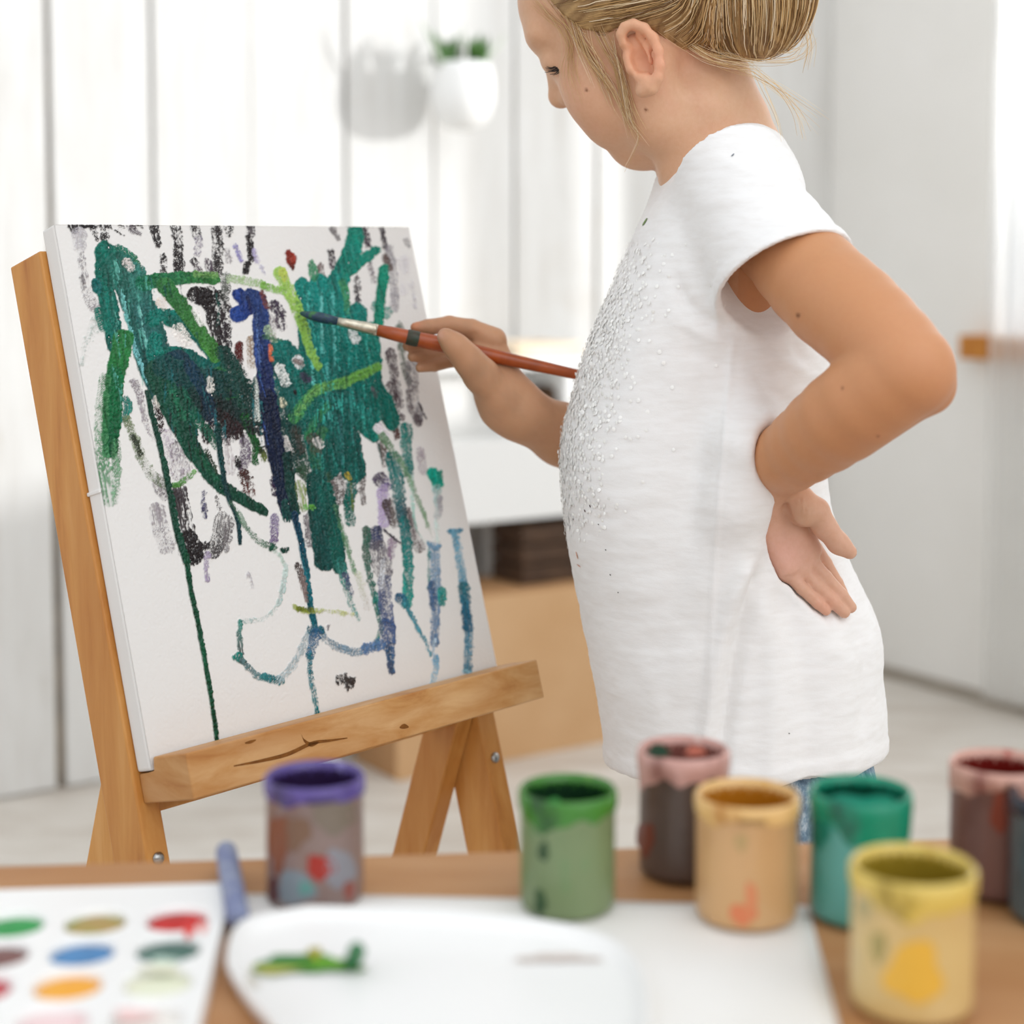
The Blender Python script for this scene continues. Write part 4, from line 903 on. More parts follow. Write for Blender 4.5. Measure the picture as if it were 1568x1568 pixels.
# ------------------------------------------------------------------ jeans and shoes (mostly behind the table)
je = []
for hpj, kn, an in LEGS: je += [RC(hpj, kn, .058, .048, .02), RC(kn, an, .048, .042, .02)]
je += [RC((hipL+hipR)/2 + ZZ*.02, hipL, .06, .057, .03), RC((hipL+hipR)/2 + ZZ*.02, hipR, .06, .057, .03)]
JV, JF = surface_nets(je, (.08, 1.10, .0), (.36, 1.50, .60), .004)
def mat_denim():
    t = NT('washed_blue_denim', .8, .2); v = t.coord((1, 1, .5)); c = t.ramp(t.noise(v, 160, 4, .7), [(.3, '4a6076'), (.5, '7d97ab'), (.68, 'c3d0d8')]); t.color(c); t.bump(t.noise(v, 400, 3), .4, .001); return t.m
mesh('jeans', JV, JF, mat_denim(), person, smooth=True)
M_shoe = plain('white_canvas_shoe', 'e6e6e4', .7, .3)
for hpj, kn, an in LEGS:
    V, Fc = surface_nets([RC(an + np.array([.01, 0, -.005]), an + np.array([-.02, .004, -.018]), .036, .033, .02), RC(an + np.array([-.02, .004, -.018]), an + np.array([-.10, .02, -.024]), .028, .020, .02), FN(lambda X: f4(.001) - X[:, 2], .002, 'and')], an - np.array([.16, .08, .05]), an + np.array([.08, .09, .06]), .005)
    mesh('shoe', V, Fc, M_shoe, person, smooth=True)

# ------------------------------------------------------------------ brush
bd = unit(BR1-BR0); BL = np.linalg.norm(BR1-BR0); b1 = unit(np.cross(bd, ZZ)); b2 = np.cross(bd, b1); BAX = (b1, b2, bd)
br = thing('paintbrush', 'long red brown wooden paintbrush held against the canvas', 'paintbrush', tuple(BR0))
tt = lambda x: (x-458)/(897-458)*BL
M_hand = NT('red_brown_lacquered_wood', .28, .5); M_hand.color(M_hand.ramp(M_hand.noise(M_hand.coord((1, 1, 1)), 40, 4), [(.3, '86390f'), (.55, 'a34a18'), (.75, 'b5561f')])); M_hand = M_hand.m
M_ferr = NT('worn_steel_ferrule', .32, .5); M_ferr.b.inputs['Metallic'].default_value = .9; M_ferr.color(M_ferr.ramp(M_ferr.noise(M_ferr.coord(), 120, 4), [(.35, 'a8a08c'), (.6, 'd5cdbb')])); M_ferr = M_ferr.m
px_ = 1.33/F
mesh('brush_handle', *lathe([(0, tt(573)), (8.5*px_, tt(573)), (10.5*px_, tt(600)), (12.2*px_, tt(660)), (11.5*px_, tt(720)), (9.6*px_, tt(800)), (8.2*px_, tt(880)), (7.8*px_, tt(892)), (5*px_, tt(896)), (0, tt(897))], 20, BR0, BAX), M_hand, br, smooth=True)
mesh('ferrule', *lathe([(0, tt(512)), (6.2*px_, tt(513)), (7.2*px_, tt(530)), (8.4*px_, tt(552)), (9.0*px_, tt(556)), (8.6*px_, tt(559)), (9.2*px_, tt(563)), (8.7*px_, tt(567)), (9.2*px_, tt(571)), (8.8*px_, tt(576)), (0, tt(576))], 20, BR0, BAX), M_ferr, br, smooth=True)
def mat_bristle():
    t = NT('paint_soaked_bristles', .35, .5); v = t.coord((1, 1, 1)); t.color(t.ramp(t.noise(v, 130, 4), [(.35, '0c3a3a'), (.5, '14304f'), (.65, '2c6b35')])); t.bump(t.noise(t.coord((4, 1, 4)), 300, 2), .5, .001); return t.m
mesh('bristles', *lathe([(0, 0), (3.0*px_, tt(461)), (6.2*px_, tt(472)), (8.2*px_, tt(488)), (7.6*px_, tt(503)), (6.4*px_, tt(516)), (0, tt(516))], 24, BR0, BAX), mat_bristle(), br, smooth=True)
mesh('paint_band', *lathe([(10.3*px_, tt(620)), (12.0*px_, tt(622)), (12.4*px_, tt(637)), (11.4*px_, tt(640))], 20, BR0, BAX), plain('dark_green_dried_paint', '2c3a2c', .4, .4, '3d3020', 200), br, smooth=True)
# ------------------------------------------------------------------ the painting: brush strokes laid as relief on the canvas front
GU, GV = 560, 640
gu = np.linspace(-CW/2+.0006, CW/2-.0006, GU); gv = np.linspace(-CHT/2+.0006, CHT/2-.0006, GV)
uu, vv = np.meshgrid(gu, gv); G3 = CC + uu[..., None]*CU + vv[..., None]*CV
GP = proj(G3.reshape(-1, 3)).reshape(GV, GU, 2); GX, GY = GP[..., 0], GP[..., 1]
def field(sig, seed, asp=1.0):
    r = np.random.default_rng(seed).normal(size=(GV, GU)); fy = np.fft.fftfreq(GV)[:, None]; fx = np.fft.fftfreq(GU)[None]
    k = np.exp(-2*(math.pi*sig)**2*((fx*1)**2 + (fy*asp)**2)); a = np.real(np.fft.ifft2(np.fft.fft2(r)*k)); return a/a.std()
N1, N2, N3, NVv = field(.9, 1), field(2.6, 2), field(9, 3), field(1.2, 4, 7)
PC = np.tile(L3('e1dfdc'), (GV, GU, 1)); PA = np.zeros((GV, GU)); PH = np.zeros((GV, GU))
S1D = np.interp(np.linspace(0, 1, 4096), np.linspace(0, 1, 900), np.random.default_rng(9).normal(size=900))
def stroke(pts, w0, w1, c0, c1=None, dry=0.0, op=1.0, th=.35, rough=1.3):
    global PC
    pts = np.array(pts, float)
    if len(pts) == 1: pts = np.vstack([pts, pts + [0, .5]])
    if len(pts) > 2: pts = spline(np.c_[pts, np.zeros(len(pts))], max(8, len(pts)*5))[:, :2]
    wm = max(w0, w1)*1.35 + 8; x0, y0 = pts.min(0)-wm; x1, y1 = pts.max(0)+wm
    m = (GX > x0) & (GX < x1) & (GY > y0) & (GY < y1); X, Y = GX[m], GY[m]
    if not len(X): return
    best = np.full(len(X), 1e9); tt_ = np.zeros(len(X)); off = np.zeros(len(X)); sg = np.linalg.norm(np.diff(pts, axis=0), axis=1); cum = np.r_[0, np.cumsum(sg)]; Lt = cum[-1]
    for i in range(len(pts)-1):
        a = pts[i]; ba = pts[i+1]-a; l2 = ba@ba + 1e-9; h = np.clip(((X-a[0])*ba[0]+(Y-a[1])*ba[1])/l2, 0, 1); dx = X-a[0]-h*ba[0]; dy = Y-a[1]-h*ba[1]; d2 = dx*dx+dy*dy
        u = d2 < best; best[u] = d2[u]; tt_[u] = (cum[i]+h[u]*sg[i])/Lt; off[u] = ((ba[0]*dy-ba[1]*dx)/math.sqrt(l2))[u]
    d = np.sqrt(best); w = w0 + (w1-w0)*tt_; n1, n2, n3 = N1[m], N2[m], N3[m]
    edge = w + rough*(.5*n2 + .35*n1) - d; cov = np.clip(edge/1.6 + .5, 0, 1)
    st = np.interp((off*.012 + .37*len(pts) + pts[0, 0]*.017) % 1.0, np.linspace(0, 1, 4096), S1D)
    if dry > 0:
        q = .75*st + .5*n1 + .22*n2 + .3*n3 + .35*NVv[m]; q = q + .8*(1-d/np.maximum(w, 1)) - .35
        thr = (dry*1.9 - 1.05) + (tt_-.5)*.7*dry; soft = .5 if max(L3(c0)) > .06 else .12; cov = cov*((1-soft)*np.clip((q - thr)/1.0 + .5, 0, 1) + soft*np.clip(1.05 - dry*.9 + .25*st + .1*n3, 0, 1))
    a = (cov*op)
    ca = L3(c0); cb = L3(c1 or c0); k = np.clip(tt_ + .25*n3*.5 + .18*st, 0, 1)[:, None]; col = ca*(1-k)+cb*k
    col = col*(1 + .16*st + .10*n1)[:, None]; col = np.clip(col*(.78 if max(ca) < .3 else 1), .003, .95)
    P0 = PC[m]; PC[m] = P0*(1-a[:, None]) + col*a[:, None]; PA[m] = np.maximum(PA[m]*(1-.3*a), a)
    PH[m] = PH[m]*(1-.5*a) + a*th*(.7 + .35*st + .3*n1)
TE, TE2, DT, DG, GR, LI, BK, PB, NV, ND = '0b857a', '0a6f66', '07544d', '0e4a37', '1f7a45', '88b04c', '1e181a', '4a3c48', '21386e', '0e1b3a'
# greys and blacks underneath
for a in [([(113, 346), (114, 352)], 9, 6, BK, None, .35), ([(126, 345), (150, 346)], 5, 5, BK, None, .3), ([(138, 346), (146, 358), (150, 368)], 5, 3, BK, None, .6), ([(161, 345), (160, 362), (162, 380)], 9, 6, BK, None, .45), ([(170, 350), (190, 361)], 2, 1.5, BK, None, .2), ([(185, 346), (215, 347)], 5, 5, BK, None, .45), ([(200, 350), (212, 356)], 6, 5, PB, None, .5), ([(236, 345), (238, 362), (242, 376)], 8, 5, BK, None, .3),
          ([(268, 345), (272, 372)], 9, 7, BK, None, .35), ([(272, 378), (274, 416)], 8, 9, BK, None, .3), ([(250, 392), (250, 420)], 5, 7, BK, None, .5), ([(297, 345), (302, 362)], 9, 7, BK, None, .3), ([(303, 365), (303, 388)], 6, 6, '7a6f86', None, .5), ([(298, 400), (303, 416)], 7, 7, BK, PB, .55), ([(332, 345), (333, 380), (330, 420)], 8, 10, BK, None, .25), ([(318, 400), (322, 418)], 6, 6, PB, None, .5), ([(349, 345), (350, 358)], 8, 6, BK, None, .4), ([(383, 346), (384, 360)], 7, 6, BK, '5a5458', .4), ([(381, 363), (384, 395)], 5, 6, BK, None, .3), ([(378, 405), (376, 416)], 6, 5, BK, None, .2), ([(348, 384), (350, 400)], 5, 5, '8a8488', None, .6),
          ([(361, 377), (364, 388), (370, 398)], 4, 4, '6a62a0', None, .55), ([(389, 384), (394, 400)], 4, 4, 'aaa2c0', None, .5), ([(400, 408), (405, 420)], 2, 2, 'a8a4b8', None, .5), ([(508, 350), (514, 357), (519, 367)], 5, 3, '6a6466', None, .4), ([(506, 386), (510, 408)], 5, 6, '2c2428', '4a3c48', .25), ([(490, 408), (493, 426)], 5, 6, '5a3e3c', None, .3), ([(530, 346), (605, 346)], 2, 1.6, BK, None, .15), ([(556, 350), (560, 362), (564, 376)], 6, 5, '453a44', None, .35), ([(584, 350), (587, 364), (589, 378)], 4, 4, '4a4248', None, .3), ([(622, 368), (624, 377)], 4, 3, '6a6468', None, .4),
          ([(121, 360), (122, 378)], 12, 10, 'a8a4a8', None, .72), ([(124, 390), (128, 420), (134, 450), (146, 472)], 5, 10, '8a8488', None, .68), ([(124, 425), (127, 440)], 4, 3, '5a5456', None, .5), ([(150, 490), (135, 520), (124, 560)], 10, 3, '9aa6a0', None, .78),
          ([(597, 380), (602, 430), (604, 470)], 6, 7, '8f8a92', None, .6), ([(546, 428), (547, 450)], 6, 5, '2c2228', None, .3), ([(547, 458), (549, 478)], 4, 5, '2c2430', None, .3), ([(563, 395), (572, 430)], 4, 4, '6a5f68', None, .5), ([(590, 395), (596, 412)], 6, 5, '5a4440', None, .35), ([(618, 400), (620, 445)], 10, 8, 'c4c0c6', None, .7), ([(630, 430), (636, 470)], 4, 3, 'b0acb4', None, .6),
          ([(300, 452), (328, 456)], 13, 14, BK, None, .05), ([(320, 452), (332, 500), (342, 560)], 14, 12, BK, None, .15), ([(345, 470), (345, 520), (342, 550)], 8, 9, '2a2026', None, .4), ([(346, 425), (343, 470)], 8, 7, '3a4a3a', BK, .45), ([(420, 468), (428, 480), (430, 500)], 9, 8, '33263a', None, .25), ([(414, 490), (416, 510)], 9, 8, '6a5e66', None, .6), ([(366, 530), (364, 560), (360, 580)], 7, 8, '5e1c18', '3c1414', .2), ([(382, 520), (384, 560)], 6, 6, '8a6a44', None, .45), ([(414, 520), (424, 565)], 10, 10, '6e6660', None, .55),
          ([(598, 540), (604, 580), (612, 620)], 8, 6, '4a3a44', None, .4), ([(612, 500), (616, 540), (626, 585)], 6, 6, '5a6a5c', None, .5), ([(628, 560), (632, 600), (640, 640)], 10, 8, '7a757c', None, .6), ([(640, 618), (652, 640)], 2, 1.5, '4a4448', None, .2), ([(596, 590), (606, 630), (616, 640)], 7, 5, '4a3a40', None, .45), ([(626, 600), (628, 625), (640, 648)], 5, 5, '5a4e54', None, .4),
          ([(312, 600), (318, 640), (322, 668)], 16, 14, '2a1c1e', None, .15), ([(344, 600), (346, 640), (348, 668)], 18, 14, '2c1c20', None, .1), ([(372, 605), (376, 640)], 10, 10, '241a1c', None, .3), ([(240, 600), (242, 630), (244, 655)], 7, 8, '2c1a1a', None, .2), ([(206, 585), (215, 612), (224, 650), (236, 672)], 7, 4, '7a6e78', None, .6),
          ([(252, 668), (262, 700), (275, 722)], 12, 14, 'a498a4', None, .62), ([(270, 690), (278, 725)], 14, 16, '7a7078', None, .6), ([(240, 735), (252, 755)], 10, 12, '6a6268', None, .55), ([(240, 780), (246, 810), (255, 835)], 12, 14, '8a8288', None, .7), ([(272, 755), (280, 800), (288, 845)], 15, 15, '453c40', BK, .52), ([(290, 825), (296, 850)], 14, 16, BK, None, .12), ([(312, 836), (302, 852)], 8, 10, BK, None, .2), ([(342, 800), (336, 825), (328, 846)], 16, 10, '4a4446', '2c2628', .55), ([(350, 805), (346, 840)], 8, 6, '6a6466', None, .6), ([(317, 848), (315, 865), (318, 888)], 5, 4, '8f829a', None, .45), ([(312, 754), (311, 775), (314, 790)], 4, 4, '3c3860', None, .45), ([(330, 762), (336, 778)], 3, 3, '3a3436', None, .4),
          ([(374, 668), (376, 700), (372, 715)], 8, 9, '53405a', None, .4), ([(363, 703), (364, 712)], 5, 5, BK, None, .1), ([(374, 728), (382, 755)], 11, 9, '3c201e', '5a2a22', .3), ([(345, 680), (352, 720)], 9, 8, 'a8a0a2', None, .68), ([(424, 720), (420, 735), (423, 754)], 7, 7, '2a1634', None, .2), ([(421, 792), (419, 830)], 7, 6, '8f84a0', '5e4a70', .35), ([(470, 795), (475, 830)], 7, 7, '5a5058', None, .55),
          ([(505, 735), (515, 752), (528, 755)], 20, 18, '4a3e3c', None, .35), ([(553, 710), (556, 770)], 5, 5, '4a3a38', None, .35), ([(585, 680), (590, 710)], 6, 6, '5a4a46', None, .5), ([(582, 735), (590, 742)], 12, 12, '3e3048', '57437a', .35), ([(586, 752), (588, 800)], 10, 9, 'a896ba', None, .5), ([(594, 772), (604, 800)], 10, 9, '4e403e', None, .35), ([(622, 785), (632, 815), (642, 838)], 9, 9, '5a4c4e', None, .4), ([(642, 690), (648, 722)], 7, 6, '9a9098', None, .55), ([(592, 668), (578, 652)], 5, 7, 'a89aa8', None, .5), ([(604, 655), (608, 668)], 6, 6, '4a221c', None, .15),
          ([(574, 816), (574, 832)], 11, 13, '333a5e', None, .25), ([(580, 845), (586, 872)], 17, 15, '5e5862', None, .45), ([(600, 832), (598, 850)], 8, 7, '8f7590', None, .5), ([(588, 812), (618, 836)], 2, 2, '3a3440', None, .3), ([(502, 958), (501, 964)], 2, 1.5, '7a7478', None, .4), ([(382, 880), (386, 900)], 4, 3, 'a09aa0', None, .7)]:
    stroke(*a)
# left teal and green mass
for a in [([(352, 428), (380, 430), (402, 436)], 7, 6, 'a4b894', '7fa060', .5), ([(160, 384), (160, 420), (166, 470), (178, 530)], 15, 14, '087060', '06685c', 0), ([(146, 434), (148, 442)], 8, 8, '0a6a66', None, 0), ([(152, 478), (160, 500)], 9, 9, '0a7060', None, .25), ([(182, 384), (200, 396), (214, 420)], 9, 8, '0a7a66', '2f6a44', .1), ([(182, 410), (205, 450), (222, 500), (238, 556), (260, 600)], 24, 30, '226e60', '1c5a58', 0), ([(205, 420), (220, 470), (232, 520)], 18, 16, '357a6e', '2a6a68', .15), ([(176, 400), (190, 470), (205, 530), (225, 585)], 3, 3, '5aa394', '6fb0b4', .5), ([(212, 470), (222, 520), (232, 570)], 2, 2, '6fb0a8', None, .5),
          ([(218, 434), (260, 428), (300, 425), (328, 428)], 12, 9, '0f6a50', '347a3a', 0), ([(300, 420), (330, 422)], 5, 5, '6f9a58', None, .5), ([(232, 490), (246, 482), (266, 486), (290, 512)], 11, 10, '0c7a6c', '0a7268', 0), ([(238, 520), (236, 545), (262, 552)], 12, 12, '0c7468', None, 0), ([(258, 490), (290, 505), (318, 530), (338, 568)], 10, 12, '0a6a5c', '0a5f56', 0), ([(252, 438), (275, 466), (300, 500), (330, 545)], 13, 11, '2f7440', '3f7f36', 0), ([(250, 542), (285, 545), (312, 565), (330, 600)], 12, 12, '0d7466', '0a5a56', 0),
          ([(270, 560), (290, 590), (310, 620)], 24, 26, '123c4c', '0f3444', 0), ([(320, 590), (340, 610), (360, 640)], 22, 24, '0e3a34', '10302e', 0), ([(240, 570), (262, 620), (286, 664)], 20, 18, '14503e', '0f4634', 0), ([(290, 600), (300, 640)], 12, 10, '0c5a4c', None, .2), ([(350, 560), (372, 600), (384, 640)], 14, 16, '0f4a3a', '0c3a30', .05), ([(335, 575), (352, 600)], 12, 12, '2a6a3c', None, .3), ([(375, 640), (388, 672), (398, 690)], 8, 6, '176a2c', '0f4a24', 0), ([(390, 686), (390, 708)], 5, 5, '1a5a2a', None, .1), ([(402, 690), (404, 702)], 7, 6, BK, '6a7a3a', .2),
          ([(430, 545), (450, 580), (465, 640)], 26, 28, '0a6e66', '0a6258', 0), ([(420, 600), (440, 650), (460, 700)], 18, 24, '0d5a50', '0f4a44', .1), ([(458, 690), (470, 730)], 14, 10, '1f4a38', '2a3a30', .2),
          ([(188, 520), (178, 570), (170, 625), (168, 690)], 16, 12, '2a7c40', '04653a', 0), ([(176, 575), (176, 640), (171, 688)], 13, 8, '0a6a3c', '03603a', 0), ([(160, 580), (154, 640), (157, 700), (168, 766)], 9, 11, '3f7f50', '4a8a5c', .52), ([(177, 680), (178, 720), (176, 768)], 8, 6, '3f7f50', '6a9a74', .55), ([(192, 612), (196, 625), (190, 642)], 6, 6, '0a7668', None, .2), ([(194, 642), (206, 672), (218, 704), (232, 728), (254, 742)], 7, 8, '7c8c60', '5a6a50', .5), ([(203, 668), (214, 694)], 4, 4, '2c3426', None, .35), ([(222, 712), (226, 726)], 4, 4, '3c4434', None, .4), ([(265, 744), (280, 738), (297, 722)], 5, 4, '3f7c2c', '5a9a3c', .25)]:
    stroke(*a)
for a in [([(250, 560), (300, 580), (350, 590)], 18, 20, '0e4a48', '0c3a38', .1), ([(300, 610), (350, 640), (395, 650)], 20, 18, '0e3230', '1a2424', .12), ([(340, 540), (370, 580), (395, 640)], 12, 12, '0f4038', '0c302c', .2), ([(330, 640), (360, 660)], 16, 14, '2a1a1c', None, .25), ([(400, 590), (430, 640), (450, 690)], 16, 16, '0b4a46', '0c3a36', .1), ([(290, 560), (312, 600), (322, 640)], 10, 10, '123a50', '0f2c40', .2), ([(275, 600), (300, 640), (330, 680)], 9, 8, '0f5a44', None, .3), ([(420, 560), (440, 600)], 14, 14, '0a5a56', None, .1)]: stroke(*a)
# right teal mass
for a in [([(463, 438), (468, 480), (474, 560)], 13, 16, TE, TE2, 0), ([(488, 436), (494, 520), (500, 620)], 17, 18, '0a8a80', '0a6c66', 0), ([(516, 436), (520, 520), (524, 640)], 17, 20, TE, '0a6a62', 0), ([(546, 480), (548, 560), (552, 640)], 16, 18, TE, TE2, 0), ([(566, 505), (570, 560), (566, 640)], 13, 16, '0f8878', '0a6e64', 0), ([(575, 470), (590, 480)], 8, 10, '2a8a7c', None, .3), ([(480, 590), (486, 650), (500, 710)], 26, 26, '0a6a5e', '085c54', 0), ([(520, 620), (530, 680), (540, 720)], 26, 20, '076058', '07544d', 0), ([(572, 600), (590, 625), (600, 648)], 20, 12, '0a7468', '0a6c60', 0), ([(556, 650), (572, 668)], 14, 10, '0a6c60', '0a7a6c', 0),
          ([(540, 720), (534, 770), (536, 798)], 9, 8, '0a5f58', '0a6a5c', .05), ([(514, 436), (528, 408), (540, 378), (544, 356)], 16, 13, TE, '0d8a76', 0), ([(532, 418), (556, 398), (574, 384)], 9, 8, '0f8a76', None, 0), ([(579, 500), (582, 460), (588, 412)], 8, 8, '0d8a70', None, 0), ([(477, 404), (480, 424)], 6, 7, '3a8a62', None, .15), ([(524, 432), (530, 460), (532, 478)], 6, 5, '3f8a5a', None, .15), ([(470, 450), (474, 520), (480, 600)], 2, 2, '5ab4ac', None, .55), ([(492, 450), (492, 540)], 2.5, 2, '6abab4', None, .55), ([(508, 450), (512, 560)], 2, 2, '58b0aa', None, .6), ([(500, 560), (502, 640)], 3, 2, '4aa09a', None, .6), ([(536, 600), (540, 680)], 3, 3, '2f8a82', None, .5), ([(520, 640), (524, 710)], 4, 3, '2f6a6c', None, .5),
          ([(450, 640), (466, 616), (488, 596), (530, 584), (578, 562)], 9, 7, '3f8a52', '6fae4c', .12), ([(455, 632), (476, 604), (496, 590)], 5, 4, '6a9a52', None, .5), ([(470, 668), (486, 640), (500, 620)], 7, 6, '2f7a4a', None, .4), ([(492, 660), (480, 690), (486, 720)], 8, 8, '2f6a44', '2a5a38', .3), ([(462, 720), (480, 740), (500, 730)], 10, 8, '2a4a34', None, .35), ([(478, 672), (484, 690)], 10, 9, '4a4640', None, .5), ([(452, 660), (458, 690)], 8, 8, '3a3a34', None, .5)]:
    stroke(*a)
for a in [([(455, 552), (458, 560)], 8, 6, 'e6e2e2', None, .45), ([(540, 510), (544, 520)], 8, 7, 'e6e4e4', None, .45), ([(428, 565), (436, 585)], 8, 8, 'e2e2de', None, .45), ([(193, 402), (199, 410)], 7, 6, 'd8ccc8', None, .35), ([(246, 462), (252, 470)], 8, 6, 'cfc4b8', None, .5), ([(272, 506), (286, 525)], 11, 9, 'dcd6d0', None, .3), ([(298, 476), (308, 495)], 6, 5, 'e4e2de', None, .25), ([(396, 560), (394, 640)], 5, 6, 'd8dcd4', None, .5), ([(320, 582), (322, 596)], 5, 6, 'd6d2ca', None, .45), ([(238, 610), (240, 622)], 4, 4, 'd0c8c0', None, .45), ([(578, 655), (590, 666)], 7, 8, 'e6e0e4', None, .35), ([(464, 575), (470, 580)], 7, 6, '3a2a4a', None, .3), ([(452, 553), (460, 556)], 4, 4, '5a4038', None, .3), ([(570, 596), (574, 606)], 4, 4, '5a4450', None, .4), ([(432, 612), (434, 620)], 4, 5, 'd8d0b4', None, .3), ([(436, 672), (442, 690)], 5, 6, 'cfc8c4', None, .5), ([(484, 676), (490, 682)], 6, 6, 'd0ccc8', None, .5)]:
    stroke(*a, .9, .15)
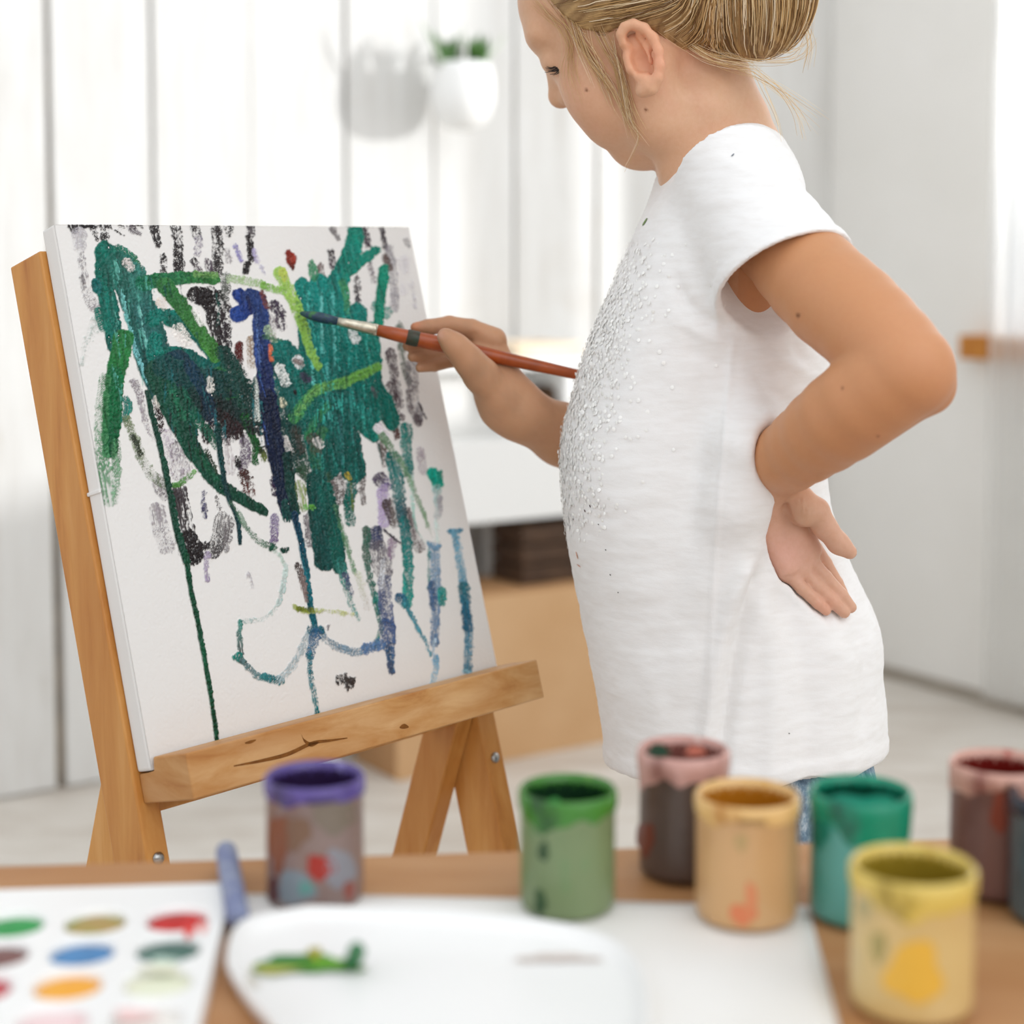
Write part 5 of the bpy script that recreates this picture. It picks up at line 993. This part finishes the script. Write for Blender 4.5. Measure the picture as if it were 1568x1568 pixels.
# blues, limes and the drips on top
for a in [([(366, 452), (376, 462)], 11, 12, '1d3a80', None, 0), ([(362, 482), (374, 476), (386, 466)], 12, 13, '1f3f86', '1c3478', 0), ([(384, 455), (396, 462), (399, 500), (403, 550), (408, 600), (415, 660)], 13, 13, '26407a', '141f48', 0), ([(378, 455), (384, 480)], 3, 3, '0c1a4a', None, .1), ([(400, 448), (408, 470)], 4, 5, '6a3a34', None, .15), ([(413, 530), (414, 552)], 3, 3, 'c46a48', None, .2), ([(409, 610), (418, 670), (430, 730), (442, 782)], 14, 14, ND, '0a2038', 0), ([(440, 700), (446, 750), (452, 784)], 9, 7, '0c3a36', '0e3c34', 0), ([(436, 770), (440, 792)], 6, 8, '0a4a44', None, .1), ([(392, 480), (398, 560)], 2, 2, '5a78b0', None, .6),
          ([(428, 418), (440, 442), (454, 474), (464, 500), (474, 535), (487, 563)], 10, 6, '93b850', '7aa848', .05), ([(404, 438), (420, 443), (432, 446)], 6, 6, '6fa044', '84b04c', .1), ([(432, 416), (436, 426)], 6, 6, 'b0bc54', None, .3), ([(410, 505), (418, 520)], 7, 6, '9ab08c', None, .55), ([(404, 516), (430, 520)], 3, 2, '3f6a4c', None, .3),
          ([(256, 604), (272, 640), (290, 680), (312, 714), (338, 744), (370, 764), (404, 783)], 18, 8, '13503e', '0c4432', 0), ([(262, 600), (280, 640)], 5, 5, '1f7050', None, .3), ([(300, 690), (330, 735)], 5, 4, '14563c', None, .2), ([(316, 690), (332, 724)], 4, 3, '2a3a2a', None, .3),
          ([(225, 600), (232, 636), (243, 676), (256, 736), (268, 800), (276, 832), (285, 860)], 4, 6, '0d4434', '0f4432', 0, 1.0, .5, .8), ([(284, 850), (292, 905), (304, 960), (320, 1050), (333, 1139)], 4.5, 3.6, '0d4a32', '0c5034', 0, 1.0, .5, .5), ([(332, 650), (338, 705), (348, 758), (362, 792), (366, 815), (367, 832)], 5, 3.6, '0d3f3c', '0c3a40', 0, 1.0, .5, .6), ([(354, 770), (379, 810), (400, 832), (419, 838)], 4, 5, '5a7f64', '2f5f44', .4), ([(414, 840), (420, 834)], 4, 3, '14503a', None, 0), ([(433, 842), (439, 842)], 4, 4, '123f34', None, .05), ([(420, 842), (434, 860), (437, 880)], 2, 3, '9fb5a8', None, .6), ([(450, 600), (451, 604)], 1, 1, BK, None, 0),
          ([(484, 735), (490, 800), (498, 858)], 16, 17, '075049', '064a46', 0), ([(498, 750), (510, 800), (520, 868)], 12, 11, '0a5a50', '095248', 0), ([(520, 862), (526, 880), (536, 920), (548, 948)], 8, 3, '0a6a60', '5a9a90', .4), ([(528, 880), (538, 910)], 5, 4, '4a4a70', None, .5), ([(512, 775), (524, 812), (534, 845), (543, 876)], 4, 4, '4f7f5e', '5f8f64', .42), ([(548, 880), (556, 910), (562, 930)], 6, 5, 'c2c8b0', 'b0a8a0', .6), ([(458, 742), (464, 775)], 8, 7, '7a8a4a', None, .5), ([(466, 776), (478, 778)], 4, 3, '5a9a3a', None, .4), ([(530, 726), (534, 735)], 4, 3, 'b09a30', None, .3), ([(536, 740), (540, 780)], 2, 2, '6a7a30', None, .4),
          ([(450, 788), (460, 828), (470, 885), (475, 930), (483, 962)], 5.5, 5, '0a3a58', '0a6a74', 0, 1.0, .5, .7), ([(456, 866), (463, 890), (469, 920)], 5, 4, '3c3230', '8a7874', .3), ([(450, 929), (465, 935), (500, 936), (540, 941)], 4, 2.5, '8a9636', 'b8bc80', .35), ([(456, 932), (476, 934)], 4, 4, '6f7a1e', None, .1),
          ([(561, 812), (561, 856), (570, 900), (579, 942), (583, 962), (574, 988)], 6, 4, '3a5a48', '1f7a70', .12), ([(588, 890), (590, 930), (594, 980)], 10, 13, '5a6080', '3f5482', .3), ([(592, 960), (597, 1000), (600, 1028)], 13, 4, '3f5684', '4a6f96', .1), ([(596, 1018), (598, 1030)], 5, 4, '4a5a78', None, .3), ([(584, 900), (586, 860)], 4, 4, 'cfd2d6', None, .5),
          ([(621, 656), (622, 690), (626, 725)], 10, 7, '0f7c72', '2a7a74', .05), ([(601, 702), (608, 740), (614, 790)], 12, 9, '0c7a74', '3a6068', .05), ([(618, 800), (624, 850), (624, 905), (622, 925)], 9, 8, '1f6a6c', '0f9a8c', .05), ([(612, 916), (620, 926)], 8, 7, '2a5a7c', '1f7f86', .1), ([(620, 925), (634, 950), (660, 1003)], 4, 2.2, '2f7f8a', '4a9ab0', .15), ([(630, 730), (634, 800), (650, 830)], 3, 2, '9ac4b8', None, .55), ([(667, 1006), (666, 1030), (660, 1054)], 4, 5, '4a8fb4', 'a4c8d8', .3), ([(584, 668), (604, 694), (624, 728), (645, 780), (662, 822)], 6, 2.5, '5a8a60', '8aa888', .3),
          ([(662, 724), (670, 742)], 9, 8, '0f9a86', None, 0), ([(674, 724), (671, 742)], 4, 5, '0f9480', None, .05), ([(669, 748), (671, 775), (670, 790)], 7, 6, '8ab4b0', 'a8b0b2', .4), ([(673, 760), (674, 785)], 4, 4, '9a9098', None, .5), ([(668, 800), (670, 830)], 4, 6, 'c0d6d0', None, .6), ([(657, 832), (664, 840), (672, 836)], 4, 4, '3a7a98', None, .1), ([(664, 838), (666, 880), (667, 920), (665, 985)], 9, 7, '6f90aa', '4f6f92', .35), ([(656, 840), (656, 900)], 2, 2, '3a8a88', None, .3), ([(676, 905), (676, 922)], 7, 6, '1f948c', None, .15), ([(660, 895), (664, 930)], 6, 6, '3f5f86', None, .3), ([(664, 980), (663, 1002)], 3, 2, 'a8bccc', None, .4),
          ([(688, 814), (703, 814)], 4, 4, '3a7f9a', None, .1), ([(697, 816), (704, 860), (712, 920), (717, 975), (716, 1026)], 6, 7, '6fa0b6', '2f728c', .2), ([(710, 900), (716, 960)], 9, 8, '2f7884', '2a6a8a', .1), ([(712, 1028), (720, 1032)], 4, 3, '8ab8c8', None, .4),
          ([(437, 866), (428, 918), (406, 945), (368, 953)], 3.5, 4, 'c4d2cc', '7f9a98', .5), ([(368, 952), (366, 975), (370, 1000)], 4, 4, '2a8074', '5a6664', .2), ([(364, 1006), (372, 1014)], 8, 5, '0f7f72', '3f6f6a', .05), ([(370, 1012), (394, 1034), (428, 1042)], 4, 7, '6a7a7a', '2f8088', .25), ([(404, 1036), (428, 1040)], 6, 7, '3a8a8c', '1f6f78', .3), ([(428, 1040), (452, 1014), (470, 975), (482, 963)], 6, 6, 'a0aeb2', '7f949c', .4), ([(484, 964), (508, 986), (542, 998), (576, 988)], 6, 7, '6f8490', '5f86a0', .38), ([(560, 994), (582, 986)], 9, 9, '4f6f98', None, .25), ([(476, 964), (490, 964)], 7, 7, '1f5f70', None, .05), ([(483, 970), (474, 1004)], 8, 7, '2a5a80', '2f6a86', .12), ([(472, 1004), (476, 1040), (482, 1070), (488, 1100)], 4.5, 4, '1a7080', '107a80', .25, 1.0, .5, 1.0), ([(486, 1096), (488, 1101)], 4, 3.5, '0f6a64', None, 0),
          ([(523, 1040), (534, 1044)], 10, 10, '241c1c', '3a3230', .12, 1.0, .4, 3.5), ([(441, 388), (447, 396)], 6, 8, '8f2c20', None, .0), ([(446, 398), (448, 412)], 7, 3, '94301f', '4a1a16', .0), ([(428, 702), (429, 703)], 1, 1, BK)]:
    stroke(*a)
PC = np.clip(PC*(1 + (.16*np.clip(PA, 0, 1)*NVv*(PC.max(-1) < .35)))[..., None], .002, .95)
for x0, y0, dx, dy, n, c, w in [(170, 400, 60, 190, 34, '4f9a8c', 1.1), (470, 440, 95, 200, 60, '35a79b', 1.2), (480, 600, 90, 110, 30, '2a8f84', 1.1), (250, 560, 150, 100, 26, '1d6a70', 1.2), (200, 420, 140, 120, 20, '0a4f46', 1.5), (440, 560, 150, 150, 40, '053f3a', 1.6), (255, 590, 150, 90, 24, '160f10', 1.6), (380, 470, 25, 200, 12, '3a5aa0', 1.0)]:      # single bristle marks inside the wet masses
    for _ in range(n):
        x = x0 + RNG.random()*dx; y = y0 + RNG.random()*dy; l = 12 + RNG.random()*30; t = RNG.normal()*.12 + .12; m = (np.abs(GX-x) < 1.5) & (np.abs(GY-y) < 1.5)
        if m.any() and PA[m].mean() > .6 and PC[m].max() < .3: stroke([(x, y), (x+t*l*.5, y+l*.5), (x+t*l, y+l)], w, w*.6, c, None, .35, .8, .5, .6)
PH = PH*.0013 + np.clip(PA, 0, 1)*.00010*np.maximum(NVv, -1.5) + np.clip(PA, 0, 1)*.00008*N1 + .00004*N1
V = (G3 + (PH[..., None] + .0002)*CN).reshape(-1, 3)
ii = np.arange(GU*GV).reshape(GV, GU); Fq = np.stack([ii[:-1, :-1], ii[:-1, 1:], ii[1:, 1:], ii[1:, :-1]], -1).reshape(-1, 4)
# rim that closes the paint layer onto the canvas
rim = np.concatenate([ii[0, :], ii[1:, -1], ii[-1, -2::-1], ii[-2:0:-1, 0]]); nb = len(V); V = np.vstack([V, V[rim] - CN*.0012]); m_ = len(rim)
Fr = np.stack([rim, nb+np.arange(m_), nb+(np.arange(m_)+1) % m_, np.roll(rim, -1)], 1)
def mat_paint():
    t = NT('acrylic_paint_on_canvas', .5, .22); a = t.n('ShaderNodeVertexColor', layer_name='tint'); t.color(a.outputs['Color'])
    w = t.n('ShaderNodeAttribute', attribute_name='wet'); r = t.n('ShaderNodeMapRange'); t.l(w.outputs['Fac'], r.inputs['Value']); r.inputs['To Min'].default_value = .8; r.inputs['To Max'].default_value = .26; t.l(r.outputs['Result'], t.b.inputs['Roughness'])
    t.bump(t.noise(t.coord(), 1400, 2), .12, .0004); return t.m
pf = mesh('painted_front', V, np.concatenate([Fq, Fr[:, ::-1]]), mat_paint(), cv, smooth=True)
Cc = np.vstack([PC.reshape(-1, 3), PC.reshape(-1, 3)[rim]]); vcol(pf, Cc)
wa = pf.data.attributes.new('wet', 'FLOAT', 'POINT'); wa.data.foreach_set('value', np.r_[PA.ravel(), PA.ravel()[rim]].astype(f4))
tag(pf, 'thick green, blue, black and lime brush strokes with long drips')
# ------------------------------------------------------------------ hair, lashes, sequins, paint specks
from mathutils.bvhtree import BVHTree
bvh_body = BVHTree.FromPolygons(BV.tolist(), BF.tolist()); bvh_shirt = BVHTree.FromPolygons(SV.tolist(), SF.tolist())
def hit(bvh, x, y):
    r = unit(ray(x, y)); h = bvh.ray_cast(Vector(_C), Vector(r))
    return (None, None) if h[0] is None else (np.array(h[0]), np.array(h[1]))
HLINE = np.array([(700, -150), (800, -45), (835, -8), (862, 22), (890, 44), (925, 52), (950, 40), (970, 30), (990, 38), (1010, 54), (1040, 76), (1085, 100), (1130, 114), (1165, 116), (1210, 112), (1400, 112)], float)
bunc = hp(1128, -48, 0.0)
sk = [q for q in body[:3]]
def d_cap(X):
    d = np.minimum(d_prim(sk[0], X), d_prim(sk[2], X)) - f4(.0065)
    h = (X.astype(np.float64) - HO)@HM.T; h[:, 1] = np.abs(h[:, 1]); Pm = HO + h@HM; p = proj(Pm)
    g = (p[:, 1] - np.interp(p[:, 0], HLINE[:, 0], HLINE[:, 1]))*1.25/F
    return np.maximum(d, g.astype(f4)*f4(.55))
hair = [FN(d_cap, .01, c=hc(-.005, 0, .06), r=.13), EL(bunc, HM, (.056, .052, .072), .02)]
HV, HFc = surface_nets(hair, hc(0, 0, .06) - np.array([.16, .16, .16]), hc(0, 0, .06) + np.array([.18, .16, .14]), .0022)
HV = relax(HV, HFc, 2, .5)
PAL = [L3(c) for c in ('755432', '946f44', 'b28c58', 'cdaa78', 'dfc498', 'eedbbc', 'c4a06c')]
def mat_hair(nm):
    t = NT(nm, .42, .35); a = t.n('ShaderNodeVertexColor', layer_name='tint'); t.color(a.outputs['Color']); t.b.inputs['Anisotropic'].default_value = .4; return t.m
M_hair = mat_hair('blonde_hair')
ho = mesh('hair', HV, HFc, M_hair, person, smooth=True); tag(ho, 'blonde hair gathered in a loose bun at the back')
hk_ = (HV-bunc); ang = np.arctan2(hk_@HU, hk_@HF); rb = np.linalg.norm(hk_ - (hk_@HL)[:, None]*HL, axis=1)
hl_ = ((HV-HO)@HM.T); wv = np.where(rb < .08, ang*26 + 3*np.sin(rb*90) + (hk_@HL)*120, np.arctan2(hl_[:, 2]-.03, np.abs(hl_[:, 1])+.01)*34 + 2*np.sin(hl_[:, 0]*60))
kk = (.5 + .5*np.sin(wv))*.6 + .4*(.5 + .5*np.sin(wv*2.7+1)); kk = kk[:, None]
vcol(ho, L3('7d5c38')*(1-kk) + L3('bd9a68')*kk)
def strands(seed_pts, n, step, rad, offs, seed):
    rg = np.random.default_rng(seed); p = seed_pts.copy(); N = len(p); path = []
    def D(X): return sdf(hair, X.astype(f4)).astype(float)
    out = offs[:, None]
    for i in range(n):
        e = .0015; d0 = D(p); g = np.stack([D(p + np.eye(3)[k]*e) - d0 for k in range(3)], 1)/e; g /= np.linalg.norm(g, axis=1)[:, None] + 1e-9
        p = p - g*(d0[:, None] - out); path.append(p.copy())
        v = bunc - p; dist = np.linalg.norm(v, axis=1); flow = v/dist[:, None]; sw = np.cross(np.tile(HL, (N, 1)), -v); sw /= np.linalg.norm(sw, axis=1)[:, None] + 1e-9
        k = np.clip((.085-dist)/.02, 0, 1)[:, None]; t = flow*(1-k*.75) + (sw*.45 + HU*.75)*k + rg.normal(size=(N, 3))*.05; t = t - g*(t*g).sum(1)[:, None]; t /= np.linalg.norm(t, axis=1)[:, None] + 1e-9
        p = p + t*step
    return np.stack(path, 1)
def ribbon(paths, rads, cols, name, par, ns=4):
    """all strands of one lock group as thin tubes in one mesh"""
    N, n, _ = paths.shape; T = np.gradient(paths, axis=1); T /= np.linalg.norm(T, axis=2)[..., None] + 1e-12
    A = np.cross(T, np.array([.31, .52, .79])); A /= np.linalg.norm(A, axis=2)[..., None] + 1e-12; B = np.cross(T, A); tp = np.sin(np.linspace(.25, math.pi-.12, n))**.5
    V = np.stack([paths + (rads[:, None]*tp[None])[..., None]*(A*math.cos(2*math.pi*k/ns) + B*math.sin(2*math.pi*k/ns)) for k in range(ns)], 2)
    idx = np.arange(N*n*ns).reshape(N, n, ns); nx = np.roll(idx, -1, 2)
    Fq = np.stack([idx[:, :-1], nx[:, :-1], nx[:, 1:], idx[:, 1:]], -1).reshape(-1, 4)
    o = mesh(name, V.reshape(-1, 3), Fq, M_hair, par, smooth=True); vcol(o, np.repeat(cols, n*ns, 0)); return o
rg = np.random.default_rng(5)
hpx = proj(HV); vis = np.nonzero((hpx[:, 1] > -80) & (hpx[:, 1] < 130))[0]; N = 3000
seeds = HV[rg.choice(vis, N)]; offs = rg.uniform(.0002, .0022, N)
pt = strands(seeds, 14, .005, None, offs, 6); cols = np.array([PAL[i] for i in rg.integers(0, len(PAL), N)])*rg.uniform(.85, 1.12, (N, 1))
tag(ribbon(pt, rg.uniform(.00025, .00055, N), np.clip(cols, 0, .95), 'hair_strands', ho), 'fine blonde strands swept back', kind='stuff')
# loose wisps in front of the ear and at the nape
WI = [([(821, 0), (844, 25), (860, 41), (872, 70), (869, 105), (879, 143)], 14, 7), ([(858, -10), (880, 35), (896, 75), (915, 110), (930, 135)], 16, 12), ([(880, 20), (890, 60), (905, 95), (933, 130), (958, 178), (981, 210)], 14, 8), ([(905, 30), (925, 70), (945, 105), (955, 150), (962, 178), (972, 205)], 22, 8), ([(939, 60), (950, 110), (960, 160), (968, 190)], 14, 8), ([(944, 80), (954, 127), (963, 178), (979, 206), (971, 233), (957, 261)], 3, 2), ([(870, 20), (892, 60), (914, 90), (925, 128), (938, 165)], 12, 10),
      ([(1080, 60), (1120, 82), (1163, 92), (1220, 89), (1243, 62)], 12, 8), ([(1130, 95), (1160, 112), (1195, 138), (1220, 172), (1231, 206)], 9, 10), ([(1140, 100), (1175, 122), (1212, 150), (1258, 188)], 7, 8), ([(1150, 60), (1200, 80), (1232, 60), (1238, 20)], 10, 7), ([(1180, -10), (1218, 20), (1240, 60), (1235, 100)], 10, 8), ([(1160, 110), (1172, 140), (1190, 180), (1200, 215)], 5, 6), ([(1060, 70), (1090, 92), (1130, 104), (1160, 106)], 16, 7), ([(1010, 30), (1050, 62), (1095, 86), (1140, 92)], 16, 7)]
pa = []; ra_ = []
for pts, n, jit in WI:
    for _ in range(n):
        q = np.array(pts, float); m = len(q); j0 = rg.normal(size=2)*jit; j1 = rg.normal(size=2)*jit
        q = q + np.linspace(0, 1, m)[:, None]*j1 + np.linspace(1, 0, m)[:, None]*j0*.8; q = spline(np.c_[q, np.zeros(m)], 18)[:, :2]
        d_ = None; P3 = []; up = rg.uniform(.001, .005)
        dl = 1.232 if pts[-1][0] > 1100 else None
        for x, y in q:
            h, _n = hit(bvh_body, x, max(y, -60))
            dd = (h-_C)@_D - up if h is not None else None
            if dl is not None: dd = min(dl, dd) if dd is not None and x < 1165 else dl
            if dd is None: dd = d_ if d_ is not None else 1.235
            if d_ is not None: dd = d_ + np.clip(dd-d_, -.004, .004)
            d_ = dd; P3.append(P(x, y, dd))
        pa.append(P3); ra_.append(rg.uniform(.00012, .00026))
pa = np.array(pa); N = len(pa); cols = np.array([PAL[i] for i in rg.integers(3, len(PAL), N)])*rg.uniform(.95, 1.15, (N, 1))
tag(ribbon(pa, np.array(ra_), np.clip(cols, 0, .95), 'loose_wisps', ho), 'loose pale wisps falling before the ear and at the nape', kind='stuff')
# eyelashes of the near eye
LS = []
for (x0, y0, x1, y1) in [(857, 100, 842, 107), (855, 101, 838, 106), (853, 100, 835, 104), (851, 100, 833, 108), (849, 99, 834, 101), (855, 103, 841, 111), (858, 102, 846, 112), (847, 99, 836, 99)]:
    a, b = hp(x0+2, y0+3, .046), hp(x1+1, y1+3, .046); m = (a+b)/2 - HU*.0012; LS.append(tube(spline([a, m, b], 7), np.linspace(.0006, .0002, 7), 5))
mesh('eyelashes', *merge(LS), plain('dark_lashes', '2b211c', .5, .3), person, smooth=True)

# sequins on the chest
SN2 = vnormals(SV, SF); sp = proj(SV); xf = np.interp(sp[:, 1], tab[:, 0], tab[:, 1]); sd = sp[:, 0]-xf
pr_ = np.exp(-(np.maximum(sd-18, 0)/42)**2)*np.clip(1.15-((sp[:, 1]-600)/225)**2, 0, 1) + .05*np.exp(-(sd/110)**2)*np.clip(1.1-((sp[:, 1]-580)/240)**2, 0, 1)
ok = np.nonzero(rg.random(len(SV)) < pr_*.36)[0]; QV = []; QF = []
for i in ok:
    n = unit(SN2[i] + rg.normal(size=3)*.14); a = unit(np.cross(n, [.3, .2, .9])); b = np.cross(n, a); c = SV[i] + SN2[i]*.0007 + rg.normal(size=3)*.0006; r = rg.uniform(.0012, .0018); o = len(QV)
    QV.append(c + n*.0002)
    for k in range(8): t = k*math.pi/4; QV.append(c + r*(a*math.cos(t)+b*math.sin(t)))
    QF += [(o, o+1+k, o+1+(k+1) % 8) for k in range(8)]
tag(mesh('sequins', np.array(QV), QF, plain('clear_white_sequin', 'f8f7f4', .32, .45), sh), 'clear white sequins', kind='stuff')
# paint specks on the shirt
def speck(x, y, lx, ly, w, col):
    lx, ly, w = lx*.75, ly*.75, w*.8
    V = []; n = 12; L = math.hypot(lx, ly) or 1; ux, uy = lx/L, ly/L
    c, nn = hit(bvh_shirt, x, y)
    if c is None: return
    for k in range(n):
        t = 2*math.pi*k/n; px = x + ux*L*math.cos(t) - uy*w*math.sin(t); py = y + uy*L*math.cos(t) + ux*w*math.sin(t); h, n2 = hit(bvh_shirt, px, py)
        V.append((h if h is not None else c) + nn*.0005)
    V.append(c + nn*.0008); mesh('paint_speck', V, [(k, (k+1) % n, n) for k in range(n)], plain('speck_'+col, col, .5, .3), sh)
for a in [(988, 318, 3, -6, 1.6, '5a5f5a'), (984, 328, 3, -7, 1.5, '8a8f8c'), (988, 340, 5, -8, 1.6, '6f8a4a'), (1122, 238, 3, -3, 1.4, '7a8088'), (904, 775, 1, 3, 1, '5a4a4a'), (896, 782, 1, 3, 1, '6a5a5a'), (878, 795, 1, 2, 1, '8a7a7a'), (917, 803, 1, 1, 1, '5a5050'), (928, 842, 1.2, 1, 1, '4a4444'), (935, 880, 1.2, 1, 1, '4a4444'), (947, 907, 1, 1, 1, '5a5454'), (884, 850, 2, 8, 1, 'd8a890'), (887, 866, 4, 3, .9, 'd8a08c'), (1208, 1123, 1.4, 1, 1, '5a5450')]: speck(*a)
